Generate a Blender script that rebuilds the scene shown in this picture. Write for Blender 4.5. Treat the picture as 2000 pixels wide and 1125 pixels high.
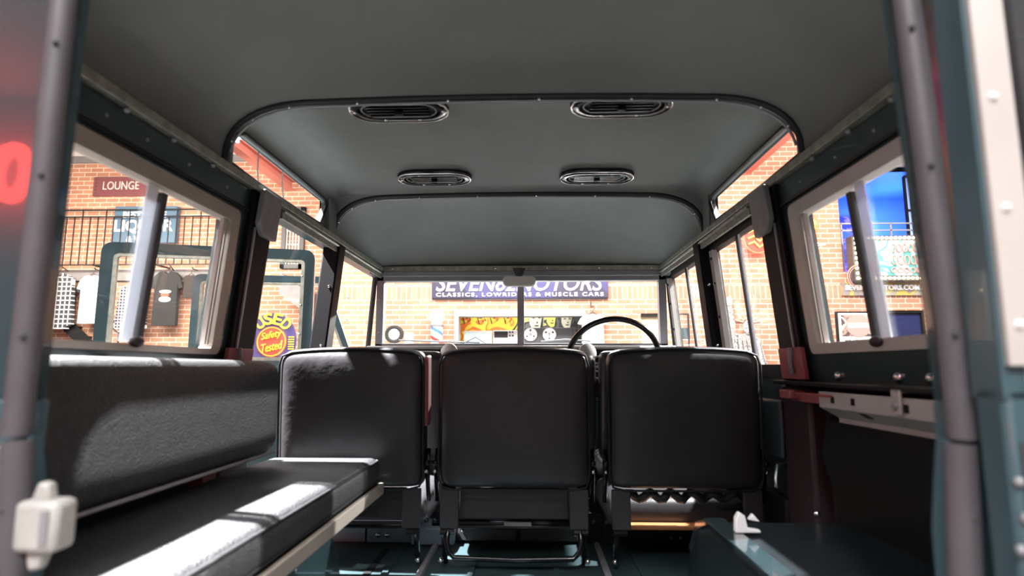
import bpy, bmesh, math, random
from mathutils import Vector, Matrix
random.seed(7)
for o in list(bpy.data.objects): bpy.data.objects.remove(o)
SC = bpy.context.scene; COL = SC.collection
PI = math.pi; R = math.radians

# ------------------------------------------------------------------ camera
CAM = Vector((.05, 0, 1.25)); FPX = 1150.; YAW = R(1.826); PIT = R(7.725)
cd = bpy.data.cameras.new('camera'); cam = bpy.data.objects.new('camera', cd); COL.objects.link(cam)
cam.location = CAM; cam.rotation_euler = (PI/2+PIT, 0, YAW)
cd.sensor_width = 36; cd.lens = FPX/2000*36; cd.clip_start = .02; cd.clip_end = 200
cd.dof.use_dof = True; cd.dof.focus_distance = 2.9; cd.dof.aperture_fstop = 3.0
SC.camera = cam
FW = Vector((-math.sin(YAW)*math.cos(PIT), math.cos(YAW)*math.cos(PIT), math.sin(PIT)))
RT = Vector((math.cos(YAW), math.sin(YAW), 0)); UP = RT.cross(FW)
def P(px, py, Y):                       # pixel of the photograph -> point on the plane y = Y
    d = FW+RT*((px-1000)/FPX)+UP*((562.5-py)/FPX)
    return CAM+d*((Y-CAM.y)/d.y)

# ------------------------------------------------------------------ world, exposure
w = bpy.data.worlds.new('world'); SC.world = w; w.use_nodes = True
w.node_tree.nodes['Background'].inputs[0].default_value = (.55, .6, .7, 1)
w.node_tree.nodes['Background'].inputs[1].default_value = .35
SC.view_settings.view_transform = 'Standard'; SC.view_settings.look = 'None'
SC.view_settings.exposure = 0.9; SC.view_settings.gamma = 1; SC.view_settings.use_curve_mapping = False

# ------------------------------------------------------------------ lights
def light(kind, name, loc, aim, power, col, size=.1, sizey=None, cone=60, blend=.3):
    l = bpy.data.lights.new(name, kind); l.energy = power; l.color = col
    if kind == 'AREA':
        l.size = size
        if sizey: l.shape = 'RECTANGLE'; l.size_y = sizey
    if kind == 'SPOT': l.shadow_soft_size = size; l.spot_size = R(cone); l.spot_blend = blend
    if kind == 'POINT': l.shadow_soft_size = size
    o = bpy.data.objects.new(name, l); COL.objects.link(o); o.location = loc
    o.rotation_euler = (Vector(aim)-Vector(loc)).to_track_quat('-Z', 'Y').to_euler()
    return o
# big soft ceiling luminaires of the hall
light('AREA', 'hall_light_middle', (0, 3.5, 4.9), (0, 3.5, 0), 330, (1, .97, .95), 6, 2)
light('AREA', 'hall_light_rear', (0, -2.6, 4.9), (0, -1.2, 0), 230, (1, .98, .97), 5, 2)
light('AREA', 'hall_light_left', (-6, 3, 4.9), (-5, 3, 0), 300, (.95, .97, 1), 3, 5)
light('AREA', 'hall_light_right', (6.5, 3, 4.9), (5.5, 3, 0), 300, (1, .93, .88), 3, 5)
# warm wall washers on the brick
light('AREA', 'wall_washer_centre', (-.3, 6.8, 4.5), (-.3, 10, 1.9), 330, (1, .93, .85), 5, .5)
light('AREA', 'wall_washer_right', (5.0, 6.8, 4.5), (5.0, 10, 2.2), 190, (1, .88, .78), 4, .5)
light('AREA', 'wall_washer_left', (-6.6, 8.0, 3.6), (-6.6, 10.7, 1.6), 300, (1, .87, .72), 5, .4)
# track spots on the car, plus one added front spot
light('SPOT', 'track_spot_right', (6.2, 3.4, 4.6), (0, 1.5, 1.4), 2100, (1, .98, .96), .05, cone=26)
light('SPOT', 'track_spot_left', (-2.6, 1.72, 4.75), (-.6, 1.45, 1.2), 9500, (1, .98, 1), .05, cone=34)
light('SPOT', 'track_spot_far_right', (2.5, 2.3, 4.75), (.65, 1.9, 1.2), 3000, (1, .98, .98), .05, cone=46)
light('SPOT', 'added_windscreen_spot', (.5, 8.9, 3.7), (.1, 2.4, 1.35), 6500, (1, .97, .93), .06, cone=22)  # added lamp, brightens the front seats through the windscreen
light('SPOT', 'track_spot_tail', (-.6, -2.2, 4.4), (0, .9, 1.2), 230, (1, .98, 1), .12, cone=60)
light('POINT', 'lounge_blue_light', (7.6, 12.2, 4.2), (7.6, 12, 0), 130, (.10, .26, 1), .3)
light('POINT', 'lounge_violet_light', (5.6, 11.6, 3.2), (5, 12, 0), 45, (.45, .2, 1), .3)

# ------------------------------------------------------------------ materials
def mat(name, col, rough=.5, metal=0, spec=.5, noise=0, nscale=8, bump=0, bscale=60, emit=None, estr=1, coat=0, sheen=0):
    m = bpy.data.materials.new(name); m.use_nodes = True; nt = m.node_tree; b = nt.nodes['Principled BSDF']
    b.inputs['Base Color'].default_value = (*col, 1); b.inputs['Roughness'].default_value = rough
    b.inputs['Metallic'].default_value = metal; b.inputs['Specular IOR Level'].default_value = spec
    b.inputs['Coat Weight'].default_value = coat; b.inputs['Sheen Weight'].default_value = sheen
    tc = nt.nodes.new('ShaderNodeTexCoord')
    if noise:
        n = nt.nodes.new('ShaderNodeTexNoise'); n.inputs['Scale'].default_value = nscale; n.inputs['Detail'].default_value = 5
        nt.links.new(tc.outputs['Object'], n.inputs['Vector'])
        r = nt.nodes.new('ShaderNodeMapRange'); r.inputs[1].default_value = .3; r.inputs[2].default_value = .7
        r.inputs[3].default_value = 1-noise; r.inputs[4].default_value = 1+noise
        nt.links.new(n.outputs['Fac'], r.inputs[0])
        mx = nt.nodes.new('ShaderNodeVectorMath'); mx.operation = 'SCALE'; mx.inputs[0].default_value = col
        nt.links.new(r.outputs[0], mx.inputs['Scale']); nt.links.new(mx.outputs[0], b.inputs['Base Color'])
    if bump:
        n2 = nt.nodes.new('ShaderNodeTexNoise'); n2.inputs['Scale'].default_value = bscale; n2.inputs['Detail'].default_value = 4
        nt.links.new(tc.outputs['Object'], n2.inputs['Vector'])
        bp = nt.nodes.new('ShaderNodeBump'); bp.inputs['Strength'].default_value = bump; bp.inputs['Distance'].default_value = .01
        nt.links.new(n2.outputs['Fac'], bp.inputs['Height']); nt.links.new(bp.outputs[0], b.inputs['Normal'])
    if emit:
        b.inputs['Emission Color'].default_value = (*emit, 1); b.inputs['Emission Strength'].default_value = estr
    return m
def glass_mat(name, tint=(.97, .98, .98), refl=1.0, haze=0):
    m = bpy.data.materials.new(name); m.use_nodes = True; nt = m.node_tree; nt.nodes.clear()
    out = nt.nodes.new('ShaderNodeOutputMaterial'); tr = nt.nodes.new('ShaderNodeBsdfTransparent'); tr.inputs[0].default_value = (*tint, 1)
    gl = nt.nodes.new('ShaderNodeBsdfGlossy'); gl.inputs['Roughness'].default_value = .02
    fr = nt.nodes.new('ShaderNodeLayerWeight'); fr.inputs[0].default_value = .5
    pw = nt.nodes.new('ShaderNodeMath'); pw.operation = 'POWER'; pw.inputs[1].default_value = 5; nt.links.new(fr.outputs['Facing'], pw.inputs[0])
    mm = nt.nodes.new('ShaderNodeMath'); mm.operation = 'MULTIPLY_ADD'; mm.inputs[1].default_value = .5*refl; mm.inputs[2].default_value = .02*refl
    mx = nt.nodes.new('ShaderNodeMixShader')
    nt.links.new(pw.outputs[0], mm.inputs[0]); nt.links.new(mm.outputs[0], mx.inputs[0])
    nt.links.new(tr.outputs[0], mx.inputs[1]); nt.links.new(gl.outputs[0], mx.inputs[2])
    last = mx
    if haze:
        df = nt.nodes.new('ShaderNodeBsdfDiffuse'); df.inputs[0].default_value = (.9, .92, .95, 1)
        m2 = nt.nodes.new('ShaderNodeMixShader'); m2.inputs[0].default_value = haze
        nt.links.new(mx.outputs[0], m2.inputs[1]); nt.links.new(df.outputs[0], m2.inputs[2]); last = m2
    nt.links.new(last.outputs[0], out.inputs[0]); return m
def brick_mat(name, sold=None, c1=(.50, .245, .165), c2=(.42, .19, .125), mort=(.66, .57, .49)):
    m = bpy.data.materials.new(name); m.use_nodes = True; nt = m.node_tree; b = nt.nodes['Principled BSDF']
    L = nt.links.new; geo = nt.nodes.new('ShaderNodeNewGeometry'); sp = nt.nodes.new('ShaderNodeSeparateXYZ'); L(geo.outputs['Position'], sp.inputs[0])
    ad = nt.nodes.new('ShaderNodeMath'); ad.operation = 'ADD'; L(sp.outputs[0], ad.inputs[0]); L(sp.outputs[1], ad.inputs[1])
    cb = nt.nodes.new('ShaderNodeCombineXYZ'); L(ad.outputs[0], cb.inputs[0]); L(sp.outputs[2], cb.inputs[1])
    def bt(wd, h, off):
        t = nt.nodes.new('ShaderNodeTexBrick'); t.inputs['Scale'].default_value = 1
        t.inputs['Brick Width'].default_value = wd; t.inputs['Row Height'].default_value = h; t.offset = off
        t.inputs['Mortar Size'].default_value = .007; t.inputs['Mortar Smooth'].default_value = .2
        t.inputs['Color1'].default_value = (*c1, 1); t.inputs['Color2'].default_value = (*c2, 1); t.inputs['Mortar'].default_value = (*mort, 1)
        L(cb.outputs[0], t.inputs['Vector']); return t
    a = bt(.24, .086, .5); col = a.outputs['Color']; fac = a.outputs['Fac']
    if sold:
        for (z0, z1) in sold:
            s = bt(.086, z1-z0, 0)
            sh = nt.nodes.new('ShaderNodeVectorMath'); sh.operation = 'SUBTRACT'; sh.inputs[1].default_value = (0, z0, 0)
            L(cb.outputs[0], sh.inputs[0]); L(sh.outputs[0], s.inputs['Vector'])
            g = nt.nodes.new('ShaderNodeMath'); g.operation = 'GREATER_THAN'; g.inputs[1].default_value = z0; L(sp.outputs[2], g.inputs[0])
            l = nt.nodes.new('ShaderNodeMath'); l.operation = 'LESS_THAN'; l.inputs[1].default_value = z1; L(sp.outputs[2], l.inputs[0])
            mu = nt.nodes.new('ShaderNodeMath'); mu.operation = 'MULTIPLY'; L(g.outputs[0], mu.inputs[0]); L(l.outputs[0], mu.inputs[1])
            mx = nt.nodes.new('ShaderNodeMix'); mx.data_type = 'RGBA'; L(mu.outputs[0], mx.inputs[0]); L(col, mx.inputs[6]); L(s.outputs['Color'], mx.inputs[7])
            col = mx.outputs[2]
    n = nt.nodes.new('ShaderNodeTexNoise'); n.inputs['Scale'].default_value = 5; n.inputs['Detail'].default_value = 6; L(geo.outputs['Position'], n.inputs['Vector'])
    r = nt.nodes.new('ShaderNodeMapRange'); r.inputs[3].default_value = .82; r.inputs[4].default_value = 1.18; L(n.outputs['Fac'], r.inputs[0])
    sc = nt.nodes.new('ShaderNodeVectorMath'); sc.operation = 'SCALE'; L(col, sc.inputs[0]); L(r.outputs[0], sc.inputs['Scale'])
    L(sc.outputs[0], b.inputs['Base Color']); b.inputs['Roughness'].default_value = .85
    bp = nt.nodes.new('ShaderNodeBump'); bp.inputs['Strength'].default_value = .4; bp.inputs['Distance'].default_value = -.01
    L(fac, bp.inputs['Height']); L(bp.outputs[0], b.inputs['Normal'])
    return m
def paint_mat(name, cols, scale, kind='noise', rough=.6, estr=0, dist=1.5):
    """painted mural: several flat colours laid out by a distorted noise"""
    m = bpy.data.materials.new(name); m.use_nodes = True; nt = m.node_tree; b = nt.nodes['Principled BSDF']; L = nt.links.new
    tc = nt.nodes.new('ShaderNodeTexCoord')
    n = nt.nodes.new('ShaderNodeTexNoise'); n.inputs['Scale'].default_value = scale; n.inputs['Distortion'].default_value = dist; n.inputs['Detail'].default_value = 1.5
    L(tc.outputs['Object'], n.inputs['Vector'])
    cr = nt.nodes.new('ShaderNodeValToRGB'); cr.color_ramp.interpolation = 'CONSTANT'; el = cr.color_ramp.elements
    k = len(cols); lo, hi = .3, .68
    el[0].position = 0; el[0].color = (*cols[0], 1); el[1].position = lo+(hi-lo)/k; el[1].color = (*cols[1], 1)
    for i in range(2, k):
        e = el.new(lo+(hi-lo)*i/k); e.color = (*cols[i], 1)
    L(n.outputs['Fac'], cr.inputs[0]); L(cr.outputs[0], b.inputs['Base Color']); b.inputs['Roughness'].default_value = rough
    if estr: L(cr.outputs[0], b.inputs['Emission Color']); b.inputs['Emission Strength'].default_value = estr
    return m
def check_mat(name, dark, lightc, s):
    m = bpy.data.materials.new(name); m.use_nodes = True; nt = m.node_tree; b = nt.nodes['Principled BSDF']; L = nt.links.new
    tc = nt.nodes.new('ShaderNodeTexCoord'); sp = nt.nodes.new('ShaderNodeSeparateXYZ'); L(tc.outputs['Object'], sp.inputs[0]); outs = []
    for a in (0, 2):
        mu = nt.nodes.new('ShaderNodeMath'); mu.operation = 'MULTIPLY'; mu.inputs[1].default_value = 1/s; L(sp.outputs[a], mu.inputs[0])
        f = nt.nodes.new('ShaderNodeMath'); f.operation = 'FRACT'; L(mu.outputs[0], f.inputs[0])
        g = nt.nodes.new('ShaderNodeMath'); g.operation = 'LESS_THAN'; g.inputs[1].default_value = .2; L(f.outputs[0], g.inputs[0]); outs.append(g.outputs[0])
    mx = nt.nodes.new('ShaderNodeMath'); mx.operation = 'MAXIMUM'; L(outs[0], mx.inputs[0]); L(outs[1], mx.inputs[1])
    c = nt.nodes.new('ShaderNodeMix'); c.data_type = 'RGBA'; L(mx.outputs[0], c.inputs[0]); c.inputs[6].default_value = (*dark, 1); c.inputs[7].default_value = (*lightc, 1)
    L(c.outputs[2], b.inputs['Base Color']); b.inputs['Roughness'].default_value = .9; return m

M = dict(
 lining=mat('black_vinyl_lining', (.178, .187, .178), .62, noise=.06, nscale=5, bump=.12, bscale=26, spec=.35),
 vinyl=mat('black_vinyl', (.044, .042, .046), .40, noise=.1, nscale=9, bump=.25, bscale=18, spec=.5),
 grain=mat('grained_vinyl', (.035, .036, .037), .48, noise=.2, nscale=60, bump=.5, bscale=240, spec=.5),
 piping=mat('black_piping', (.012, .012, .014), .55),
 pillar=mat('pillar_black_paint', (.007, .007, .008), .6, spec=.15),
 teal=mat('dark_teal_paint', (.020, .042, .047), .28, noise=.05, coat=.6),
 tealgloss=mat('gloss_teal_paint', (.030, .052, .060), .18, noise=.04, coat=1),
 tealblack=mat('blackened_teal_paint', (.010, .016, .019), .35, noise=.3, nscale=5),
 teal2=mat('teal_grey_paint', (.046, .092, .110), .4, noise=.06, coat=.3),
 tealfloor=mat('worn_teal_floor_paint', (.030, .052, .056), .38, noise=.25, nscale=6, bump=.1, bscale=30),
 bluegrey=mat('blue_grey_paint', (.24, .32, .38), .45, noise=.08),
 black=mat('satin_black', (.010, .011, .012), .5, spec=.25),
 blackgloss=mat('gloss_black', (.008, .008, .01), .15),
 maroon=mat('maroon_black_trim', (.028, .017, .020), .55, noise=.1),
 rubber=mat('grey_rubber_seal', (.085, .08, .09), .5, noise=.1, nscale=20),
 galv=mat('galvanised_steel', (.36, .36, .30), .5, metal=.55, noise=.25, nscale=40),
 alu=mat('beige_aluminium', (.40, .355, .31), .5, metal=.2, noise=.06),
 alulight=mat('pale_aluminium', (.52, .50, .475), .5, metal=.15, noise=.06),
 silver=mat('silver_paint', (.30, .31, .33), .45, metal=.3, noise=.08),
 plate=mat('grey_steel_plate', (.27, .26, .27), .5, metal=.3, noise=.15, nscale=25),
 chrome=mat('chrome', (.8, .8, .82), .12, metal=1),
 red=mat('matt_red', (.34, .10, .10), .5, noise=.15, nscale=30),  # flat red; on the left seat strip it stands in for neon spill
 lockcream=mat('dark_cream_plastic', (.42, .42, .40), .45, noise=.1, nscale=40),  # cream with a darker base tone for the lock
 cream=mat('cream_plastic', (.72, .72, .68), .4, noise=.08, nscale=40),
 white=mat('white', (.85, .85, .85), .55),
 wood=mat('orange_brown_edge', (.42, .16, .06), .5),
 glass=glass_mat('window_glass', refl=1.0),
 glare=glass_mat('glass_edge_glare', (.92, .95, 1), 1.5, .8),  # whitish haze stands in for reflections along the pane edges
 brick=brick_mat('red_brick_front', [(2.40, 2.64)]),
 brickl=brick_mat('red_brick_left', None, (.44, .21, .13), (.35, .155, .10), (.60, .52, .44)),
 concrete=mat('polished_concrete', (.24, .23, .22), .35, noise=.15, nscale=3),
 ceil=mat('white_ceiling', (.80, .77, .76), .8),
 plaster=mat('grey_plaster', (.18, .17, .18), .8, noise=.1),
 beam=mat('red_painted_steel', (.50, .16, .13), .5),
 tube=mat('lit_tube', (1, 1, 1), .5, emit=(1, .96, .95), estr=14),
 dark=mat('dark_grey', (.05, .05, .055), .6),
 maroonsign=mat('maroon_sign', (.16, .05, .06), .5), signblue=mat('slate_blue_sign', (.06, .12, .19), .5),
 banner=paint_mat('violet_banner', [(.035, .03, .07), (.05, .045, .16), (.03, .026, .065), (.10, .025, .10)], .5, rough=.4, dist=.4),
 lettering=mat('white_lettering', (.85, .85, .88), .5, emit=(.9, .9, 1), estr=.25),
 palelet=mat('pale_lettering', (.6, .5, .48), .5),
 yellow=mat('yellow_lettering', (.85, .75, .05), .5), purple=mat('purple_sign', (.07, .05, .18), .5), redsign=mat('red_sign', (.62, .07, .04), .5),
 pink=mat('white_neon_pink', (1, .4, .8), .5, emit=(1, .25, .7), estr=3),
 bulb=mat('lit_bulb', (1, 1, .8), .5, emit=(1, .85, .5), estr=7),
 neonred=mat('neon_red', (1, .1, .05), .5, emit=(1, .05, .02), estr=3),
 neonyel=mat('neon_yellow', (1, .6, .1), .5, emit=(1, .55, .10), estr=1.8),
 neonwhite=mat('neon_white', (1, .9, .8), .5, emit=(1, .8, .65), estr=2.2),
 neonpink=mat('neon_pink', (1, .1, .4), .5, emit=(1, .08, .35), estr=8),
 neonor=mat('neon_orange', (1, .4, .05), .5, emit=(1, .35, .04), estr=8),
 graf=paint_mat('graffiti_fire', [(.02, .02, .02), (.75, .55, .03), (.85, .42, .02), (.75, .16, .02), (.80, .60, .05), (.35, .07, .03)], 2.4),
 grafbw=paint_mat('graffiti_black_white', [(.03, .03, .035), (.10, .10, .10), (.02, .02, .02), (.55, .5, .2), (.05, .05, .05)], 3.2),
 violetwall=paint_mat('violet_graffiti', [(.03, .02, .10), (.18, .08, .50), (.05, .10, .40), (.35, .15, .60), (.04, .03, .15)], 1.6),
 bluewall=mat('blue_wall', (.10, .22, .55), .6), hoard=paint_mat('weathered_hoarding', [(.20, .19, .18), (.30, .29, .24), (.42, .36, .08), (.22, .2, .2)], 1.6),
 poster=paint_mat('poster_print', [(.12, .10, .10), (.35, .25, .22), (.08, .06, .06), (.5, .45, .42)], 5),
 rosepink=mat('faded_red_print', (.70, .30, .28), .5),
 statue=paint_mat('drawn_figure_paint', [(.42, .40, .40), (.28, .24, .26), (.50, .48, .46), (.12, .12, .16), (.50, .46, .42)], 7, rough=.7, dist=2.5),
 marq=paint_mat('marquee_screen', [(.30, .50, .50), (.05, .28, .28), (.50, .55, .60), (.25, .32, .38), (.30, .12, .15)], 2.2, estr=.25, dist=1),
 screen=mat('screen_glow', (.35, .55, .6), .3, emit=(.45, .62, .65), estr=.6),
 check=check_mat('checked_flannel', (.035, .038, .045), (.75, .75, .76), .085), check2=check_mat('small_checked_flannel', (.02, .02, .035), (.55, .55, .62), .055),
 tee=mat('white_cotton', (.85, .85, .84), .9), blacktee=mat('black_cotton', (.02, .02, .022), .9),
 blueglass=mat('dark_blue_pane', (.02, .03, .10), .15), blind=mat('cream_blind', (.75, .70, .48), .8),
 silvlens=mat('clear_bulb_glass', (.85, .8, .95), .1, metal=.7),
 tyre=mat('black_tyre', (.02, .02, .02), .7),
)

# ------------------------------------------------------------------ mesh helpers
BASE = {}
class MB:
    def __init__(s): s.bm = bmesh.new()
    def poly(s, pts):
        return s.bm.faces.new([s.bm.verts.new(p) for p in pts])
    def box(s, x0, x1, y0, y1, z0, z1, mx=None):
        v = [s.bm.verts.new(Vector(p) if mx is None else mx @ Vector(p)) for p in
             ((x0,y0,z0),(x1,y0,z0),(x1,y1,z0),(x0,y1,z0),(x0,y0,z1),(x1,y0,z1),(x1,y1,z1),(x0,y1,z1))]
        for f in ((0,3,2,1),(4,5,6,7),(0,1,5,4),(1,2,6,5),(2,3,7,6),(3,0,4,7)): s.bm.faces.new([v[i] for i in f])
        return s
    def loft(s, loops, closed=True, caps=True):
        vs = [[s.bm.verts.new(p) for p in l] for l in loops]; n = len(vs[0])
        for a, b in zip(vs, vs[1:]):
            for i in range(n if closed else n-1):
                j = (i+1) % n; s.bm.faces.new((a[i], a[j], b[j], b[i]))
        if caps and closed: s.bm.faces.new(vs[0][::-1]); s.bm.faces.new(vs[-1])
        return s
    def frame(s, o0, i0, o1, i1):       # four loops of equal count: outer/inner at two depths
        L = [[s.bm.verts.new(p) for p in l] for l in (o0, i0, i1, o1)]; n = len(o0)
        for a, b in zip(L, L[1:]+L[:1]):
            for i in range(n):
                j = (i+1) % n; s.bm.faces.new((a[i], a[j], b[j], b[i]))
        return s
    def tube(s, pts, r, seg=8, closed=False, flat=1):
        pts = [Vector(p) for p in pts]; n = len(pts); loops = []; prev = None
        for i, p in enumerate(pts):
            if closed: t = pts[(i+1) % n]-pts[i-1]
            else: t = pts[min(i+1, n-1)]-pts[max(i-1, 0)]
            t.normalize()
            if prev is None: a = t.orthogonal().normalized()
            else: a = (prev-t*prev.dot(t)).normalized()
            prev = a; b = t.cross(a)
            rr = r[i] if isinstance(r, (list, tuple)) else r
            loops.append([p+a*math.cos(2*PI*k/seg)*rr+b*math.sin(2*PI*k/seg)*rr*flat for k in range(seg)])
        if closed: loops.append(loops[0]); return s.loft(loops, True, False)
        return s.loft(loops)
    def lathe(s, prof, org, axis='z', seg=24):
        o = Vector(org); loops = []
        for r, h in prof:
            l = []
            for k in range(seg):
                c, d = math.cos(2*PI*k/seg)*r, math.sin(2*PI*k/seg)*r
                l.append(o+(Vector((c, d, h)) if axis == 'z' else Vector((c, h, d)) if axis == 'y' else Vector((h, c, d))))
            loops.append(l)
        return s.loft(loops)
    def prism(s, pts, ax, a, b):        # polygon in the plane across axis ax, pushed from a to b
        def q(p, t):
            return Vector((t, p[0], p[1])) if ax == 'x' else Vector((p[0], t, p[1])) if ax == 'y' else Vector((p[0], p[1], t))
        return s.loft([[q(p, a) for p in pts], [q(p, b) for p in pts]])
    def ball(s, c, r, seg=12, sx=1, sy=1, sz=1):
        bmesh.ops.create_uvsphere(s.bm, u_segments=seg, v_segments=max(6, seg//2), radius=r,
            matrix=Matrix.Translation(c) @ Matrix.Diagonal((sx, sy, sz, 1))); return s
    def build(s, name, m, parent=None, bevel=0, smooth=40, label=None, sub=0):
        bmesh.ops.recalc_face_normals(s.bm, faces=s.bm.faces[:])
        me = bpy.data.meshes.new(name); s.bm.to_mesh(me); s.bm.free()
        return link_mesh(me, name, m, parent, bevel, smooth, label, sub)
def link_mesh(me, name, m, parent=None, bevel=0, smooth=40, label=None, sub=0):
    o = bpy.data.objects.new(name, me); COL.objects.link(o)
    if parent is not None:
        b = BASE.get(parent.name, Vector((0, 0, 0))); me.transform(Matrix.Translation(-b)); o.parent = parent; BASE[o.name] = b
    else:
        if len(me.vertices):
            xs = [v.co for v in me.vertices]
            b = Vector(((min(v.x for v in xs)+max(v.x for v in xs))/2, (min(v.y for v in xs)+max(v.y for v in xs))/2, min(v.z for v in xs)))
            me.transform(Matrix.Translation(-b)); o.location = b; BASE[o.name] = b
    me.materials.append(M[m] if isinstance(m, str) else m)
    if smooth:
        for p in me.polygons: p.use_smooth = True
        me.set_sharp_from_angle(angle=R(smooth))
    if bevel:
        md = o.modifiers.new('bevel', 'BEVEL'); md.width = bevel; md.segments = 2; md.limit_method = 'ANGLE'
    if sub:
        md = o.modifiers.new('sub', 'SUBSURF'); md.levels = sub; md.render_levels = sub
    if label: o['label'] = label
    return o
def box(x0, x1, y0, y1, z0, z1): return MB().box(x0, x1, y0, y1, z0, z1)
def thing(name, label, cat, loc, group=None):
    o = bpy.data.objects.new(name, None); COL.objects.link(o); o.location = loc; o.empty_display_size = .1
    BASE[o.name] = Vector(loc); o['label'] = label; o['category'] = cat
    if group: o['group'] = group
    return o
def tag(o, label, cat, group=None):
    o['label'] = label; o['category'] = cat
    if group: o['group'] = group
    return o
def struct(o): o['kind'] = 'structure'; return o
def text(s, name, m, parent, cx, y, cz, w, h, ex=.008, shear=0, bold=0, spacing=1, rot=0):
    """lettering in the x-z plane facing the car, fitted to w x h"""
    cu = bpy.data.curves.new(name, 'FONT'); cu.body = s; cu.extrude = ex; cu.offset = bold; cu.shear = shear; cu.space_character = spacing; cu.resolution_u = 3
    to = bpy.data.objects.new('tmp', cu); COL.objects.link(to); dg = bpy.context.evaluated_depsgraph_get(); dg.update()
    me = bpy.data.meshes.new_from_object(to.evaluated_get(dg)); bpy.data.objects.remove(to); bpy.data.curves.remove(cu)
    xs = [v.co.x for v in me.vertices]; ys = [v.co.y for v in me.vertices]
    sx = w/(max(xs)-min(xs)); sy = h/(max(ys)-min(ys)); mx, my = (max(xs)+min(xs))/2, (max(ys)+min(ys))/2
    T = Matrix.Translation((cx, y, cz)) @ Matrix.Rotation(rot, 4, 'Y') @ Matrix.Rotation(PI/2, 4, 'X') @ Matrix.Diagonal((sx, sy, 1, 1)) @ Matrix.Translation((-mx, -my, 0))
    me.transform(T)
    return link_mesh(me, name, m, parent, smooth=0)
def rrect(x0, x1, y0, y1, r, n=5):
    pts = []
    for cx, cy, a in ((x1-r, y1-r, 0), (x0+r, y1-r, 90), (x0+r, y0+r, 180), (x1-r, y0+r, 270)):
        for k in range(n+1):
            t = R(a+90*k/n); pts.append((cx+r*math.cos(t), cy+r*math.sin(t)))
    return pts

# =================================================================== THE HALL
YF, YL = 10.0, 10.7
XC = P(633, 500, YF).x
def wall_holes(x0, x1, z0, z1, y0, y1, holes):
    b = MB(); xs = sorted({x0, x1, *[h[0] for h in holes], *[h[1] for h in holes]}); zs = sorted({z0, z1, *[h[2] for h in holes], *[h[3] for h in holes]})
    for i in range(len(xs)-1):
        for k in range(len(zs)-1):
            cx, cz = (xs[i]+xs[i+1])/2, (zs[k]+zs[k+1])/2
            if any(h[0] < cx < h[1] and h[2] < cz < h[3] for h in holes): continue
            b.box(xs[i], xs[i+1], y0, y1, zs[k], zs[k+1])
    return b
def rc(px0, py0, px1, py1, Y=YF):      # pixel rectangle -> x0, x1, z0, z1
    a = P(px0, py1, Y); b = P(px1, py0, Y); return (a.x, b.x, a.z, b.z)
H_lounge = (P(1641, 450, YF).x, 9.6, 2.62+.24, P(1740, 327, YF).z)
H_shop = (*rc(886, 606, 1143, 700)[:2], 1.0, rc(886, 606, 1143, 700)[3])
H_blk1 = (*rc(1588, 607, 1618, 700)[:2], 1.0, rc(1588, 607, 1618, 700)[3])
H_blk2 = (*rc(1733, 606, 1806, 700)[:2], .95, rc(1733, 606, 1806, 700)[3])
H_blind = (*rc(1254, 612, 1290, 700)[:2], 1.1, rc(1254, 612, 1290, 700)[3])
struct(wall_holes(XC, 12, 0, 5.3, YF, YF+.25, [H_lounge, H_shop, H_blk1, H_blk2, H_blind]).build('wall_front', 'brick', smooth=0))
struct(box(-13, XC, YL, YL+.25, 0, P(200, 319, YL).z).build('wall_left_brick', 'brickl', smooth=0)).name = 'wall_front_recess'
struct(box(-13, XC, YL-.05, YL+.25, P(200, 319, YL).z, 5.3).build('wall_frieze', 'plaster', smooth=0))
struct(box(XC, XC+.2, YF+.25, YL+.25, 0, 5.3).build('wall_return', 'brick', smooth=0))
struct(box(-13.2, -13, -7, YL+.25, 0, 5.3).build('wall_left', 'brickl', smooth=0))
struct(box(12, 12.2, -7, YF+.25, 0, 5.3).build('wall_right', 'brick', smooth=0))
struct(box(-13.2, 12.2, -7.2, -7, 0, 5.3).build('wall_rear', mat('grey_rear_wall', (.22, .22, .225), .8), smooth=0))
struct(box(-13.2, 12.2, -7.2, 14, -.1, 0).build('floor', 'concrete', smooth=0))
struct(box(-13.2, 12.2, -7.2, 14, 5.3, 5.4).build('ceiling', 'ceil', smooth=0))

# roof beams and tubes seen through the roof side windows
def beam(x, y0, y1, z, label):
    t = thing('steel_beam', label, 'beam', (x, (y0+y1)/2, z), 'red steel roof beams')
    box(x-.08, x+.08, y0, y1, z, z+.02).build('flange', 'beam', t); box(x-.015, x+.015, y0, y1, z+.02, z+.16).build('web', 'beam', t); box(x-.08, x+.08, y0, y1, z+.16, z+.18).build('flange', 'beam', t)
beam(-4.45, 5.0, 10.6, 4.55, 'red steel roof beam above the left brick wall, seen through the left roof window')
beam(3.75, 5.0, 9.9, 4.55, 'red steel roof beam above the front wall, seen through the right roof window')
def xbeam(x0, x1, y, z, label):
    t = thing('steel_beam', label, 'beam', ((x0+x1)/2, y, z), 'red steel roof beams')
    box(x0, x1, y-.12, y+.12, z, z+.03).build('flange', 'beam', t); box(x0, x1, y-.015, y+.015, z+.03, z+.25).build('web', 'beam', t); box(x0, x1, y-.12, y+.12, z+.25, z+.28).build('flange', 'beam', t)
xbeam(-6.5, 6.5, 7.2, 4.85, 'red steel cross beam under the white ceiling')
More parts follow.
